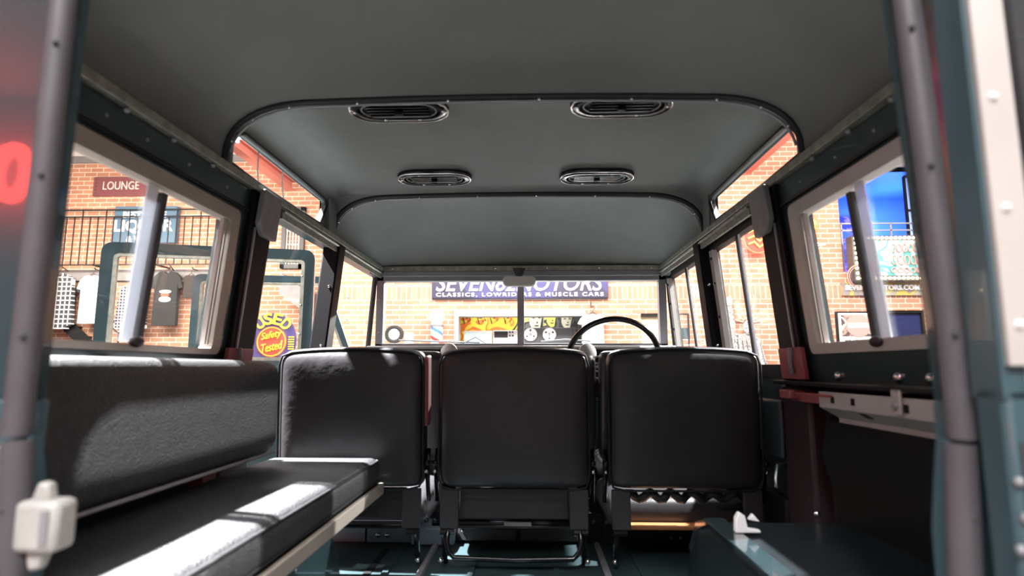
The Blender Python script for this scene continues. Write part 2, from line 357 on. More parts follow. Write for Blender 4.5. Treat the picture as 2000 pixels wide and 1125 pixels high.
def tubelight(x0, y0, x1, y1, z, label):
    t = thing('tube_light', label, 'ceiling light', ((x0+x1)/2, (y0+y1)/2, z), 'tube lights under the ceiling')
    d = Vector((x1-x0, y1-y0, 0)).normalized(); n = Vector((-d.y, d.x, 0))*.05
    a, b = Vector((x0, y0, z)), Vector((x1, y1, z)); h = Vector((0, 0, .05))
    MB().loft([[a-n, a+n, a+n+h, a-n+h], [b-n, b+n, b+n+h, b-n+h]]).build('batten', 'white', t)
    MB().tube([a+Vector((0, 0, -.03)), b+Vector((0, 0, -.03))], .02).build('tube', 'tube', t)
    MB().tube([a+h, a+Vector((0, 0, 5.3-z))], .006, 5).build('hanging_wire', 'dark', t); MB().tube([b+h, b+Vector((0, 0, 5.3-z))], .006, 5).build('hanging_wire', 'dark', t)
tubelight(-3.95, 6.2, -3.95, 7.6, 4.35, 'white tube light beside the red beam on the left')
tubelight(3.35, 5.6, 3.35, 9.2, 4.5, 'long white tube light along the red beam on the right')
cb = MB()
for k in range(2):
    a = P(503+k*48, 335+k*22, 9); cb.tube([a+Vector((0, 0, .7)), a, a+Vector((.04, 0, -.3)), a+Vector((-.02, 0, -.7))], .012, 6)
tag(cb.build('cable', 'dark'), 'thin dark cables hanging in front of the left brick wall near the ceiling', 'cable')

# ---- the blue lounge behind the opening
hx0, hx1, hz0, hz1 = H_lounge
struct(box(hx0-.4, hx1, YF+3, YF+3.1, hz0-.3, hz1+.5).build('wall_lounge_back', 'bluewall', smooth=0))
struct(box(hx0-.5, hx0-.4, YF+.26, YF+3, hz0-.3, hz1+.5).build('wall_lounge_left', 'violetwall', smooth=0))
struct(box(hx0-.4, hx1, YF+.26, YF+3, hz0-.3, hz0-.02).build('floor_lounge', 'dark', smooth=0))
struct(box(hx0-.4, hx1, YF+.26, YF+3, hz1+.3, hz1+.4).build('ceiling_lounge', 'bluewall', smooth=0))
struct(box(hx0-.02, hx1, YF-.03, YF+.25, hz1, hz1+.12).build('trim_1', 'plaster', smooth=0))
g = box(hx0-.38, hx0+1.9, YF+2.9, YF+2.98, hz0, hz0+1.7); tag(g.build('graffiti_panel', 'violetwall'), 'violet and black graffiti panel at the back of the blue lounge', 'graffiti panel')
t = thing('lattice_window', 'tall window with pale blue panes and dark bars at the right of the blue lounge', 'window', (P(1790, 450, YF+1).x, YF+1, hz0))
a = P(1774, 450, YF+1).x; c = P(1800, 450, YF+1).x; tz = P(1780, 345, YF+1).z
bars = MB()
for k in range(3): x = a+(c-a)*k/2; bars.box(x-.02, x+.02, YF+.97, YF+1.02, hz0, tz)
for k in range(4): z = hz0+(tz-hz0)*k/3; bars.box(a, c, YF+.97, YF+1.02, z-.02, z+.02)
bars.build('window_bars', 'black', t); box(a, c, YF+1.02, YF+1.04, hz0, tz).build('window_pane', mat('lit_blue_pane', (.3, .4, .9), .3, emit=(.35, .5, 1), estr=1.2), t)
p = P(1662, 375, YF+.5)
t = thing('mirror_ball', 'silver mirror ball hanging at the top left of the blue lounge opening', 'mirror ball', (p.x, p.y, p.z-.11))
MB().ball(p, .11, 16).build('ball', 'silvlens', t, smooth=0); MB().tube([p+Vector((0, 0, .1)), (p.x, p.y, hz1+.3)], .006, 5).build('cord', 'dark', t)
p = P(1776, 430, YF+1.4)
tag(MB().lathe([(.05, 0), (.055, .1), (.03, .22), (.05, .3), (.045, .36), (.02, .4)], (p.x-.12, p.y, hz0), seg=14).build('figurine', 'white'), 'small white standing figurine lit in the blue lounge', 'figurine')
t = thing('balcony_railing', 'thin pale metal railing across the blue lounge opening above the lit sign', 'railing', ((hx0+hx1)/2, YF+.1, hz0))
rz = P(1650, 437, YF+.1).z; b = MB()
for z in (rz, rz-.12): b.box(hx0+.05, hx1-.1, YF+.09, YF+.12, z-.012, z+.012)
b.build('rail', 'silver', t); b = MB()
for k in range(9): x = hx0+.07+k*.42; b.box(x-.012, x+.012, YF+.09, YF+.115, hz0, rz)
b.build('uprights', 'silver', t)

# marquee sign
x0, x1, z0, z1 = rc(1670, 459, 1832, 549, YF-.3)
t = thing('marquee_sign', 'lit sign with a border of round bulbs and pink neon letters at its left', 'sign', ((x0+x1)/2, YF-.3, z0))
box(x0, x1, YF-.3, YF-.1, z0, z1).build('sign_box', 'dark', t, bevel=.01)
box(x0+.36, x1-.09, YF-.32, YF-.3, z0+.09, z1-.09).build('lit_panel', 'marq', t)
box(x0+.09, x0+.34, YF-.32, YF-.3, z0+.09, z1-.09).build('dark_panel', 'poster', t)
n = 18
bl = [(x0+.045+(x1-x0-.09)*k/n, z) for k in range(n+1) for z in (z0+.045, z1-.045)]+[(x0+.045, z0+.045+(z1-z0-.09)*k/8) for k in range(1, 8)]+[(x1-.045, z0+.045+(z1-z0-.09)*k/8) for k in range(1, 8)]
for bx_, bz_ in bl: MB().ball((bx_, YF-.32, bz_), .024, 8).build('bulb', 'bulb', t)
box(x0+.11, x0+.23, YF-.335, YF-.32, z0+.12, z1-.10).build('pink_light_bar', mat('glowing_pink_bar', (.9, .3, .6), .5, emit=(1, .22, .62), estr=.75), t)
box(x0+.25, x0+.33, YF-.33, YF-.32, z0+.15, z1-.4).build('ochre_shape', 'wood', t)
for k, ch in enumerate('LIQUOR'):
    text(ch, 'neon_letter', 'neonwhite', t, x0+.17, YF-.34, z1-.16-k*(z1-z0-.3)/5.4, .07, .075)
xm = (x0+x1)/2+.12
for (sx_, sz_, ww, hh) in ((xm, z1-.22, .46, .13), (xm+.02, z1-.42, .5, .15), (xm, z0+.17, .5, .08)):
    b = MB(); nn = 5
    for k in range(nn):
        cx = sx_-ww/2+ww*(k+.5)/nn; pts = [(cx+ww/nn*.4*math.cos(a_), YF-.34, sz_+hh/2*math.sin(a_)) for a_ in [2*PI*i/10 for i in range(10)]]
        b.tube(pts, .010, 6, closed=True)
    b.build('neon_scroll', 'rosepink', t)
# website board below
x0, x1, z0, z1 = rc(1646, 551, 1822, 577, YF-.06)
t = thing('address_board', 'long weathered board with white web address letters under the lit bulb sign', 'sign', ((x0+x1)/2, YF-.06, z0))
box(x0, x1, YF-.06, YF, z0, z1).build('board', 'hoard', t)
text('SEVEN82MOTORS.COM.AU', 'lettering', 'lettering', t, (x0+x1)/2, YF-.075, (z0+z1)/2+.02, (x1-x0)*.94, .085, bold=.02)
c = P(1680, 541, YF-.4)
t = thing('round_neon', 'round pink outline neon at the lower left corner of the lit bulb sign', 'neon sign', (c.x, c.y, c.z-.24))
MB().tube([(c.x+.2*math.cos(a_), c.y, c.z+.2*math.sin(a_)) for a_ in [2*PI*i/32 for i in range(32)]], .008, 6, closed=True).build('ring', 'rosepink', t)
MB().tube([(c.x+.17*math.cos(a_), c.y, c.z+.17*math.sin(a_)) for a_ in [2*PI*i/32 for i in range(32)]], .005, 6, closed=True).build('inner_ring', 'rosepink', t)
MB().box(c.x-.012, c.x+.012, c.y, YF-.1, c.z+.19, c.z+.21).build('bracket', 'dark', t)

# dark windows, blind window, shop niche in the front wall
def dark_window(h, n, m):
    f = struct(MB().frame([(x, YF+.02, z) for x, z in ((h[0], h[2]), (h[1], h[2]), (h[1], h[3]), (h[0], h[3]))], [(x, YF+.02, z) for x, z in ((h[0]+.04, h[2]+.04), (h[1]-.04, h[2]+.04), (h[1]-.04, h[3]-.04), (h[0]+.04, h[3]-.04))],
        [(x, YF+.12, z) for x, z in ((h[0], h[2]), (h[1], h[2]), (h[1], h[3]), (h[0], h[3]))], [(x, YF+.12, z) for x, z in ((h[0]+.04, h[2]+.04), (h[1]-.04, h[2]+.04), (h[1]-.04, h[3]-.04), (h[0]+.04, h[3]-.04))]).build('window_%d' % n, 'black', smooth=0))
    box(h[0]+.03, h[1]-.03, YF+.08, YF+.10, h[2]+.03, h[3]-.03).build('pane', m, f)
dark_window(H_blk1, 1, 'blackgloss'); dark_window(H_blk2, 2, 'blueglass')
box_b = box(H_blind[0], H_blind[1], YF+.1, YF+.12, H_blind[2], H_blind[3]-.05)
struct(box(H_blind[0], H_blind[1], YF+.02, YF+.12, H_blind[3]-.05, H_blind[3]).build('window_3', 'black', smooth=0)); tag(box_b.build('roller_blind', 'blind'), 'cream roller blind in the small window at the right end of the front wall', 'blind')
h = H_shop
f = struct(MB().frame([(x, YF-.03, z) for x, z in ((h[0], h[2]), (h[1], h[2]), (h[1], h[3]), (h[0], h[3]))], [(x, YF-.03, z) for x, z in ((h[0]+.08, h[2]+.08), (h[1]-.05, h[2]+.08), (h[1]-.05, h[3]-.1), (h[0]+.08, h[3]-.1))],
    [(x, YF+.25, z) for x, z in ((h[0], h[2]), (h[1], h[2]), (h[1], h[3]), (h[0], h[3]))], [(x, YF+.25, z) for x, z in ((h[0]+.08, h[2]+.08), (h[1]-.05, h[2]+.08), (h[1]-.05, h[3]-.1), (h[0]+.08, h[3]-.1))]).build('window_4', 'silver', smooth=0))
struct(box(h[0]-.05, h[1]+.05, YF+.9, YF+1.0, h[2]-.05, h[3]+.1).build('wall_niche_back', 'dark', smooth=0))
struct(box(h[0]-.05, h[1]+.05, YF+.25, YF+.9, h[2]-.05, h[2]).build('floor_niche', 'dark', smooth=0))
struct(box(h[0]-.05, h[1]+.05, YF+.25, YF+.9, h[3]+.02, h[3]+.1).build('ceiling_niche', 'dark', smooth=0))
light('AREA', 'niche_light', ((h[0]+h[1])/2, YF+.4, h[3]-.02), ((h[0]+h[1])/2, YF+.85, h[3]-.7), 9, (1, .95, .85), 1.8, .08)
YM = YF+.86
t = thing('wall_mural', 'painted mural of fiery lettering shapes and black and white faces inside the shop niche', 'mural', ((h[0]+h[1])/2, YM, 1.45))
xs = P(1012, 640, YM).x
box(h[0], xs, YM, YM+.03, 1.45, h[3]+.02).build('fire_painting', 'graf', t); box(xs, h[1], YM, YM+.03, 1.45, h[3]+.02).build('face_painting', 'grafbw', t)
def blob(cx, cz, w_, h_, n=14, sk=0): return [(cx+w_/2*math.cos(2*PI*i/n)+sk*math.sin(2*PI*i/n), cz+h_/2*math.sin(2*PI*i/n)) for i in range(n)]
fm = mat('mural_pale', (.62, .60, .50), .7); fy = mat('mural_yellow', (.75, .65, .15), .7); fk = mat('mural_black', (.015, .015, .015), .7)
for k, (px, py, ww, hh) in enumerate(((1048, 625, .27, .40), (1078, 622, .20, .32), (1108, 626, .22, .30))):
    c = P(px, py, YM-.005); s_ = 1
    face = MB().prism(blob(c.x, c.z, ww, hh, 18), 'y', YM-.012, YM).build('painted_face', [fm, fy, fm][k], t)
    b = MB()
    for q in (-1, 1):
        b.prism(blob(c.x+q*ww*.21, c.z+hh*.10, ww*.22, hh*.07), 'y', YM-.02, YM-.008); b.prism(blob(c.x+q*ww*.22, c.z+hh*.2, ww*.3, hh*.05, sk=.01), 'y', YM-.02, YM-.008)
    b.prism(blob(c.x+.01, c.z-hh*.12, ww*.12, hh*.09), 'y', YM-.02, YM-.008); b.prism(blob(c.x, c.z-hh*.27, ww*.34, hh*.07), 'y', YM-.02, YM-.008)
    b.prism(blob(c.x, c.z+hh*.44, ww*1.0, hh*.26), 'y', YM-.02, YM-.008); b.prism([(c.x+ww*.5, c.z+hh*.4), (c.x+ww*.42, c.z-hh*.4), (c.x+ww*.2, c.z-hh*.48), (c.x+ww*.33, c.z)], 'y', YM-.02, YM-.008)
    b.build('painted_features', fk, face)
b = MB()
for k, px in enumerate((912, 940, 965, 992)):
    c = P(px, 622, YM-.01); b.tube([(c.x-.10, YM-.008, c.z+.15), (c.x-.04, YM-.008, c.z-.10), (c.x+.07, YM-.008, c.z-.03), (c.x+.03, YM-.008, c.z+.10), (c.x-.06, YM-.008, c.z+.03)], .014, 6, flat=.4)
    b.prism(blob(c.x+.01, c.z+.02, .06, .05, 8, .02), 'y', YM-.016, YM)
b.build('painted_strokes', fk, t)
# things on the niche shelf
zs = 1.42
tag(box(h[0]+.02, h[1]-.02, YF+.27, YF+.84, zs-.05, zs).build('display_shelf', 'silver'), 'long grey shelf under the painted mural in the shop niche', 'shelf')
YS = YF+.4
x0, x1, z0, z1 = rc(906, 646, 961, 690, YS)
t = thing('monitor', 'old cream framed monitor with a pale blue picture on the niche shelf', 'monitor', ((x0+x1)/2, YS, zs))
MB().frame([(x, YS, z) for x, z in ((x0, zs), (x1, zs), (x1, z1), (x0, z1))], [(x, YS, z) for x, z in ((x0+.04, zs+.04), (x1-.04, zs+.04), (x1-.04, z1-.04), (x0+.04, z1-.04))],
    [(x, YS+.2, z) for x, z in ((x0, zs), (x1, zs), (x1, z1), (x0, z1))], [(x, YS+.2, z) for x, z in ((x0+.04, zs+.04), (x1-.04, zs+.04), (x1-.04, z1-.04), (x0+.04, z1-.04))]).build('casing', 'cream', t)
box(x0+.03, x1-.03, YS+.02, YS+.04, zs+.03, z1-.03).build('screen', 'screen', t)
box((x0+x1)/2-.02, (x0+x1)/2+.10, YS+.01, YS+.02, zs+.06, zs+.17).build('picture_detail', 'rosepink', t)
x0, x1, z0, z1 = rc(963, 645, 1012, 690, YS)
t = thing('stereo_deck', 'silver and black stereo deck with rows of buttons beside the cream monitor', 'stereo', ((x0+x1)/2, YS, zs))
box(x0, x1, YS, YS+.25, zs, z1).build('casing', 'alulight', t, bevel=.006)
box(x0+.02, x0+.26, YS-.006, YS, z1-.13, z1-.02).build('display', 'black', t)
for k in range(8): box(x0+.03+k*.047, x0+.06+k*.047, YS-.012, YS, zs+.07, zs+.10).build('button', 'black', t)
for k in range(4): box(x0+.28+(k % 2)*.05, x0+.31+(k % 2)*.05, YS-.012, YS, z1-.05-(k//2)*.06, z1-.02-(k//2)*.06).build('button', 'black', t)
for k, px in enumerate((1036, 1073)):
    c = P(px, 653, YS-.02); rr = .115
    t = thing('tape_reel', ['white tape reel with three dark slots, left of the pair in the niche', 'white tape reel with three dark slots, right of the pair in the niche'][k], 'tape reel', (c.x, YS, c.z-rr), 'tape reels in the niche')
    MB().lathe([(rr, 0), (rr, .012), (rr, .024)], (c.x, YS-.03, c.z), 'y', 32).build('disc', 'white', t)
    b = MB()
    for q in range(3):
        a_ = R(90+120*q+k*60); b.prism([(c.x+.07*math.cos(a_)+.022*math.cos(a_+u_), c.z+.07*math.sin(a_)+.022*math.sin(a_+u_)) for u_ in (0, 1.57, 3.14, 4.71)], 'y', YS-.034, YS-.03)
    b.build('slots', 'black', t); MB().lathe([(.025, 0), (.02, -.01)], (c.x, YS-.03, c.z), 'y', 16).build('hub', 'silver', t)
tag(box(P(1022, 650, YS).x, P(1120, 650, YS).x, YS+.0, YS+.2, zs, P(1050, 640, YS).z).build('tape_deck', 'dark', bevel=.01), 'dark tape deck standing behind the two white reels', 'tape deck')
tag(box(P(1106, 650, YS).x+.05, P(1120, 650, YS).x+.10, YS-.05, YS-.02, zs, zs+.18).build('label_card', 'poster'), 'small dark framed card at the right end of the niche shelf', 'card')

# big banner
x0, x1, z0, z1 = rc(843, 524, 1187, 583, YF-.08)
t = thing('shop_banner', 'long violet banner with large white letters high on the front brick wall', 'sign', ((x0+x1)/2, YF-.08, z0))
box(x0, x1, YF-.08, YF-.006, z0, z1).build('board', 'banner', t, bevel=.008)
a = P(850, 570, YF-.1); b_ = P(1180, 548, YF-.1)
text('SEVEN82MOTORS', 'large_lettering', 'lettering', t, (a.x+b_.x)/2, YF-.095, P(1000, 553, YF-.1).z, (b_.x-a.x)*.99, P(1, 538, YF-.1).z-P(1, 568, YF-.1).z, shear=.25, bold=.008)
text('CLASSICS, LOWRIDERS & MUSCLE CARS', 'small_lettering', 'lettering', t, (a.x+b_.x)/2, YF-.095, P(1000, 575.5, YF-.1).z, (b_.x-a.x)*.99, .075, bold=.012, spacing=1.3)
box(x0, x1, YF-.02, YF-.006, z0-.015, z0).build('lower_edge', 'chrome', t)

# barber pole
c = P(853, 655, YF-.25)
t = thing('barber_pole', 'barber pole with round white globe and red, white and blue spiral on the front wall', 'barber pole', (c.x, c.y, 1.35))
zb = P(853, 637, YF-.25).z; gz = P(853, 618, YF-.25).z
def spiral():
    m = bpy.data.materials.new('spiral_stripes'); m.use_nodes = True; nt = m.node_tree; L = nt.links.new; b = nt.nodes['Principled BSDF']
    tc = nt.nodes.new('ShaderNodeTexCoord'); sp = nt.nodes.new('ShaderNodeSeparateXYZ'); L(tc.outputs['Object'], sp.inputs[0])
    at = nt.nodes.new('ShaderNodeMath'); at.operation = 'ARCTAN2'; L(sp.outputs[1], at.inputs[0]); L(sp.outputs[0], at.inputs[1])
    a1 = nt.nodes.new('ShaderNodeMath'); a1.operation = 'MULTIPLY'; a1.inputs[1].default_value = .5/PI; L(at.outputs[0], a1.inputs[0])
    z1_ = nt.nodes.new('ShaderNodeMath'); z1_.operation = 'MULTIPLY_ADD'; z1_.inputs[1].default_value = 3.2; L(sp.outputs[2], z1_.inputs[0]); L(a1.outputs[0], z1_.inputs[2])
    fr = nt.nodes.new('ShaderNodeMath'); fr.operation = 'FRACT'; L(z1_.outputs[0], fr.inputs[0])
    cr = nt.nodes.new('ShaderNodeValToRGB'); cr.color_ramp.interpolation = 'CONSTANT'; e = cr.color_ramp.elements
    e[0].color = (.85, .85, .85, 1); e[1].position = .3; e[1].color = (.08, .2, .6, 1)
    q = e.new(.5); q.color = (.85, .85, .85, 1); q = e.new(.8); q.color = (.65, .05, .05, 1)
    L(fr.outputs[0], cr.inputs[0]); L(cr.outputs[0], b.inputs['Base Color']); b.inputs['Roughness'].default_value = .3; return m
MB().lathe([(.09, 0), (.1, 1.35-1.3), (.1, zb-1.35)], (c.x, c.y, 1.35), seg=20).build('striped_cylinder', spiral(), t)
MB().lathe([(.12, 0), (.125, .02), (.12, .04), (.07, .06)], (c.x, c.y, zb), seg=20).build('collar', 'silver', t)
MB().ball((c.x, c.y, gz), .125, 20).build('globe', mat('lit_globe', (1, 1, 1), .4, emit=(1, .98, .95), estr=1.5), t)
MB().box(c.x-.03, c.x+.03, c.y, YF, zb, zb+.04).build('wall_bracket', 'silver', t)

# wheel on a white cabinet
c = P(770, 653, YF-.8)
t = thing('spare_tyre', 'black tyre with a plain white disc standing on a white cabinet by the front wall', 'wheel', (c.x, c.y, c.z-.15))
MB().tube([(c.x+.118*math.cos(a_), c.y, c.z+.112*math.sin(a_)) for a_ in [2*PI*i/28 for i in range(28)]], .034, 10, closed=True).build('tyre', 'tyre', t)
MB().lathe([(.09, .02), (.085, -.02), (.04, -.03)], (c.x, c.y, c.z), 'y', 24).build('disc', 'white', t)
tag(box(c.x-.16, c.x+.30, c.y-.15, c.y+.3, 0, c.z-.15).build('cabinet', 'white', bevel=.01), 'white cabinet under the black tyre by the front wall', 'cabinet')
tag(box(c.x+.16, c.x+.28, c.y+.02, c.y+.15, c.z-.15, c.z+.03).build('white_box', 'white', bevel=.01), 'small white box beside the black tyre on the cabinet', 'box')

# shirts ----------------------------------------------------------------
def shirt(c, w, h, m, label, cat, sleeve=.5, group=None, printm=None, hookz=None, rot=0, open_=False):
    t = thing('shirt' if cat == 'shirt' else 't_shirt', label, cat, (c.x, c.y, c.z-h/2), group)
    hw, x, z0, z1 = w/2, c.x, c.z-h/2, c.z+h/2; bw = .72
    sl = h*sleeve
    front = [(x-hw*bw, z0), (x+hw*bw, z0), (x+hw*bw*.96, z1-h*.25), (x+hw*.74, z1-sl), (x+hw, z1-sl+.02), (x+hw*.80, z1-h*.11), (x+hw*.5, z1-h*.02), (x+hw*.2, z1), (x, z1-h*.06), (x-hw*.2, z1), (x-hw*.5, z1-h*.02), (x-hw*.80, z1-h*.11), (x-hw, z1-sl+.02), (x-hw*.74, z1-sl), (x-hw*bw*.96, z1-h*.25)]
    MB().prism(front, 'y', c.y-.045, c.y+.045).build('body', m, t, bevel=.02)
    b = MB(); b.tube([(x-hw*.5, c.y, z1-h*.04), (x, c.y, z1+.04), (x+hw*.5, c.y, z1-h*.04)], .01, 6)
    b.tube([(x, c.y, z1+.03), (x, c.y, z1+.07), (x+.03, c.y, z1+.10), (x+.02, c.y, z1+.14), (x-.015, c.y, z1+.13)], .006, 6)
    b.build('hanger', 'dark', t)
    if printm == 'grey': 
        b = MB()
        for k in range(4): b.box(x-hw*.3, x+hw*.3, c.y-.05, c.y-.045, c.z+.02+k*.035, c.z+.035+k*.035)
        b.build('chest_print', 'alulight', t)
    if printm == 'red':
        b = MB(); b.prism(blob(x, c.z+.12, hw*.7, .06), 'y', c.y-.052, c.y-.044); b.prism(blob(x, c.z-.02, hw*.7, .10), 'y', c.y-.052, c.y-.044); b.build('white_print', 'white', t)
        MB().prism(blob(x, c.z+.06, hw*.5, .07), 'y', c.y-.056, c.y-.044).build('red_print', 'redsign', t)
    if cat == 'shirt':
        MB().box(x-.012, x+.012, c.y-.052, c.y-.044, z0, z1-h*.08).build('button_strip', m, t)
        for q in (-1, 1): MB().prism([(x+q*.0, z1-h*.07), (x+q*hw*.28, z1), (x+q*hw*.34, z1-h*.1), (x+q*hw*.12, z1-h*.14)], 'y', c.y-.06, c.y-.03).build('collar', m, t)
    return t
YH = YL-.25
shirt(P(112, 588, YH), .66, 1.02, 'check', 'black and white checked flannel shirt, leftmost on the hooks', 'shirt', .95, 'clothes hanging on the left brick wall')
shirt(P(178, 585, YH), .52, .88, 'tee', 'white T-shirt with faint grey print hanging beside the checked shirt', 'T-shirt', .3, 'clothes hanging on the left brick wall', 'grey')
shirt(P(258, 602, YH), .56, .86, 'check2', 'small-checked dark shirt hanging between the white and the black T-shirts', 'shirt', .95, 'clothes hanging on the left brick wall')
shirt(P(325, 583, YH), .62, 1.0, 'blacktee', 'black T-shirt with red and white chest print under the liquor sign', 'T-shirt', .33, 'clothes hanging on the left brick wall', 'red')
shirt(P(372, 560, YH), .30, .42, 'blacktee', 'small black garment behind the black printed T-shirt', 'T-shirt', .33, 'clothes hanging on the left brick wall')
shirt(P(1158, 645, YF-.15), .50, .52, 'tee', 'white T-shirt on a hanger at the right of the shop niche', 'T-shirt', .33, None, 'grey')
tag(MB().tube([P(1154, 590, YF-.01), P(1154, 600, YF-.15), P(1158, 645, YF-.15)+Vector((.02, 0, .40))], .01, 6).build('clothes_hook', 'dark'), 'thin dark hook above the white T-shirt by the shop niche', 'hook')
x0, x1, z0, z1 = rc(60, 526, 470, 549, YL-.08)
t = thing('hook_rail', 'long dark grey wall rail from which the shirts hang', 'rail', ((x0+x1)/2, YL-.08, z0))
box(x0, x1, YL-.1, YL, z0, z1).build('board', 'plaster', t)
for px, py, hh in ((112, 588, 1.02), (178, 585, .88), (258, 602, .86), (323, 583, 1.0), (372, 560, .42)):
    q = P(px, py, YH); zt_ = min(q.z+hh/2+.14, z1-.02)
    MB().tube([(q.x+.02, YL-.09, zt_), (q.x+.02, q.y, q.z+hh/2+.125), (q.x+.02, q.y-.02, q.z+hh/2+.15)], .01, 6).build('hook', 'black', t)
# signs on the left wall
x0, x1, z0, z1 = rc(180, 344, 322, 383, YL-.06)
t = thing('lounge_sign', 'worn maroon board reading LOUNGE high on the left brick wall', 'sign', ((x0+x1)/2, YL-.06, z0))
box(x0, x1, YL-.06, YL, z0, z1).build('board', 'maroonsign', t, bevel=.01)
text('LOUNGE', 'lettering', 'palelet', t, P(236, 362, YL-.08).x, YL-.07, P(236, 362, YL-.08).z, .70, .16)
b = MB()
for k in range(5): b.ball((x0+.06, YL-.065, z0+.06+k*(z1-z0-.12)/4), .012, 6); b.ball((x1-.06, YL-.065, z0+.06+k*(z1-z0-.12)/4), .012, 6)
b.build('rivets', 'dark', t)
x0, x1, z0, z1 = rc(218, 402, 346, 475, YL-.15)
t = thing('liquor_sign', 'slate blue board with white letters BEST PRICE LIQUOR behind the railing', 'sign', ((x0+x1)/2, YL-.15, z0))
box(x0, x1, YL-.15, YL-.02, z0, z1).build('board', 'signblue', t, bevel=.015)
cx = (x0+x1)/2
text('BEST PRICE', 'lettering', 'lettering', t, cx, YL-.165, z1-.17, .82, .12, bold=.015)
text('LIQUOR', 'large_lettering', 'lettering', t, cx, YL-.165, z1-.40, 1.12, .26, bold=.02)
text('& WINES', 'lettering', 'lettering', t, cx, YL-.165, z0+.075, .62, .11, bold=.015)
# balcony railing on the left wall
x0, x1, z0, z1 = rc(60, 408, 440, 518, YL-.4)
t = thing('balcony_railing', 'thin black bar railing across the left brick wall in front of the liquor sign', 'railing', ((x0+x1)/2, YL-.4, z0))
b = MB()
for z in (z1, z1-.13, z0): b.box(x0, x1, YL-.41, YL-.39, z-.012, z+.012)
b.build('rail', 'black', t)
n = int((x1-x0)/.145)
for k in range(n+1): x = x0+(x1-x0)*k/n; box(x-.008, x+.008, YL-.408, YL-.392, z0, z1-.12 if k % 3 else z1).build('baluster', 'black', t)
for k in (0, .33, .66, 1): x = x0+(x1-x0)*k; box(x-.015, x+.015, YL-.41, YL, z0-.02, z0+.01).build('wall_bracket', 'black', t)
# staircase at far left, against the wall behind the shirts
YS2 = YL-.17
a, b_ = P(95, 585, YS2), P(215, 700, YS2)
t = thing('staircase', 'dark steel staircase running down behind the hanging shirts', 'staircase', (b_.x, YS2, 0))
MB().loft([[a+Vector((0, dy, dz)) for dy, dz in ((0, 0), (.04, 0), (.04, -.28), (0, -.28))], [b_+Vector((0, dy, dz)) for dy, dz in ((0, 0), (.04, 0), (.04, -.28), (0, -.28))]]).build('stringer', 'black', t)
a2, b2 = P(128, 545, YS2), P(298, 695, YS2)
MB().tube([a2, b2], .022, 8).build('handrail', 'black', t); MB().tube([a2+Vector((0, 0, -.13)), b2+Vector((0, 0, -.13))], .012, 8).build('handrail', 'black', t)
for k in range(7):
    q = a.lerp(b_, k/6); box(q.x-.14, q.x+.14, YS2+.02, YL, q.z-.16, q.z-.13).build('tread', 'black', t)
for k in range(4):
    q = a2.lerp(b2, (k+.5)/4); box(q.x-.012, q.x+.012, YS2-.01, YS2+.01, q.z-.45, q.z).build('baluster', 'black', t)
box(P(60, 665, YS2).x, P(200, 665, YS2).x, YS2, YL, 0, P(130, 668, YS2).z).build('landing', 'black', t)
# barred window between the two openings
x0, x1, z0, z1 = rc(548, 405, 598, 525, YL-.03)
t = thing('barred_window', 'dark framed window with thin vertical bars on the left brick wall', 'window', ((x0+x1)/2, YL-.03, z0))
b = MB(); b.box(x0, x0+.08, YL-.08, YL, z0, z1).box(x1-.08, x1, YL-.08, YL, z0, z1).box(x0, x1, YL-.08, YL, z0, z0+.08).box(x0, x1, YL-.08, YL, z1-.08, z1); b.build('window_frame', 'dark', t)
for k in range(5): x = x0+.1+(x1-x0-.2)*k/4; box(x-.01, x+.01, YL-.06, YL-.04, z0+.08, z1-.08).build('bar', 'silver', t)
for k in range(4): z = z0+.2+(z1-z0-.4)*k/3; box(x0+.08, x1-.08, YL-.05, YL-.04, z-.008, z+.008).build('bar', 'silver', t)
x0, x1, z0, z1 = rc(425, 420, 446, 490, YL-.03)
tag(box(x0, x1, YL-.05, YL, z0, z1).build('shutter', 'dark'), 'narrow dark louvred shutter at the right end of the balcony railing', 'shutter')
# dark slanted steel flight seen through the open door glass
a, b_ = P(545, 560, YL-.6), P(598, 608, YL-.6)
t = thing('stair_flight', 'dark slanted steel stair flight above the round used cars sign', 'staircase', (a.x, YL-.6, b_.z))
MB().loft([[a+Vector((0, dy, dz)) for dy, dz in ((0, .25), (.6, .25), (.6, -.12), (0, -.12))], [b_+Vector((0, dy, dz)) for dy, dz in ((0, .35), (.6, .35), (.6, -.03), (0, -.03))]]).build('flight', 'plaster', t)
b = MB()
for k in range(4): q = P(556+k*8, 584+k*1.5, YL-.62); b.ball(q, .018, 6)
b.build('lamp_dots', 'bulb', t)
# fire sign
x0, x1, z0, z1 = rc(604, 590, 623, 611, YL-.02)
t = thing('fire_sign', 'small red sign with a white extinguisher symbol between the two open doors', 'sign', ((x0+x1)/2, YL-.02, z0))
box(x0, x1, YL-.03, YL, z0, z1).build('plate', 'redsign', t)
cx = (x0+x1)/2; b = MB(); b.prism(rrect(cx-.028, cx+.028, z0+.03, z1-.05, .02), 'y', YL-.036, YL-.03); b.box(cx-.008, cx+.008, YL-.036, YL-.03, z1-.05, z1-.02); b.build('symbol', 'white', t)
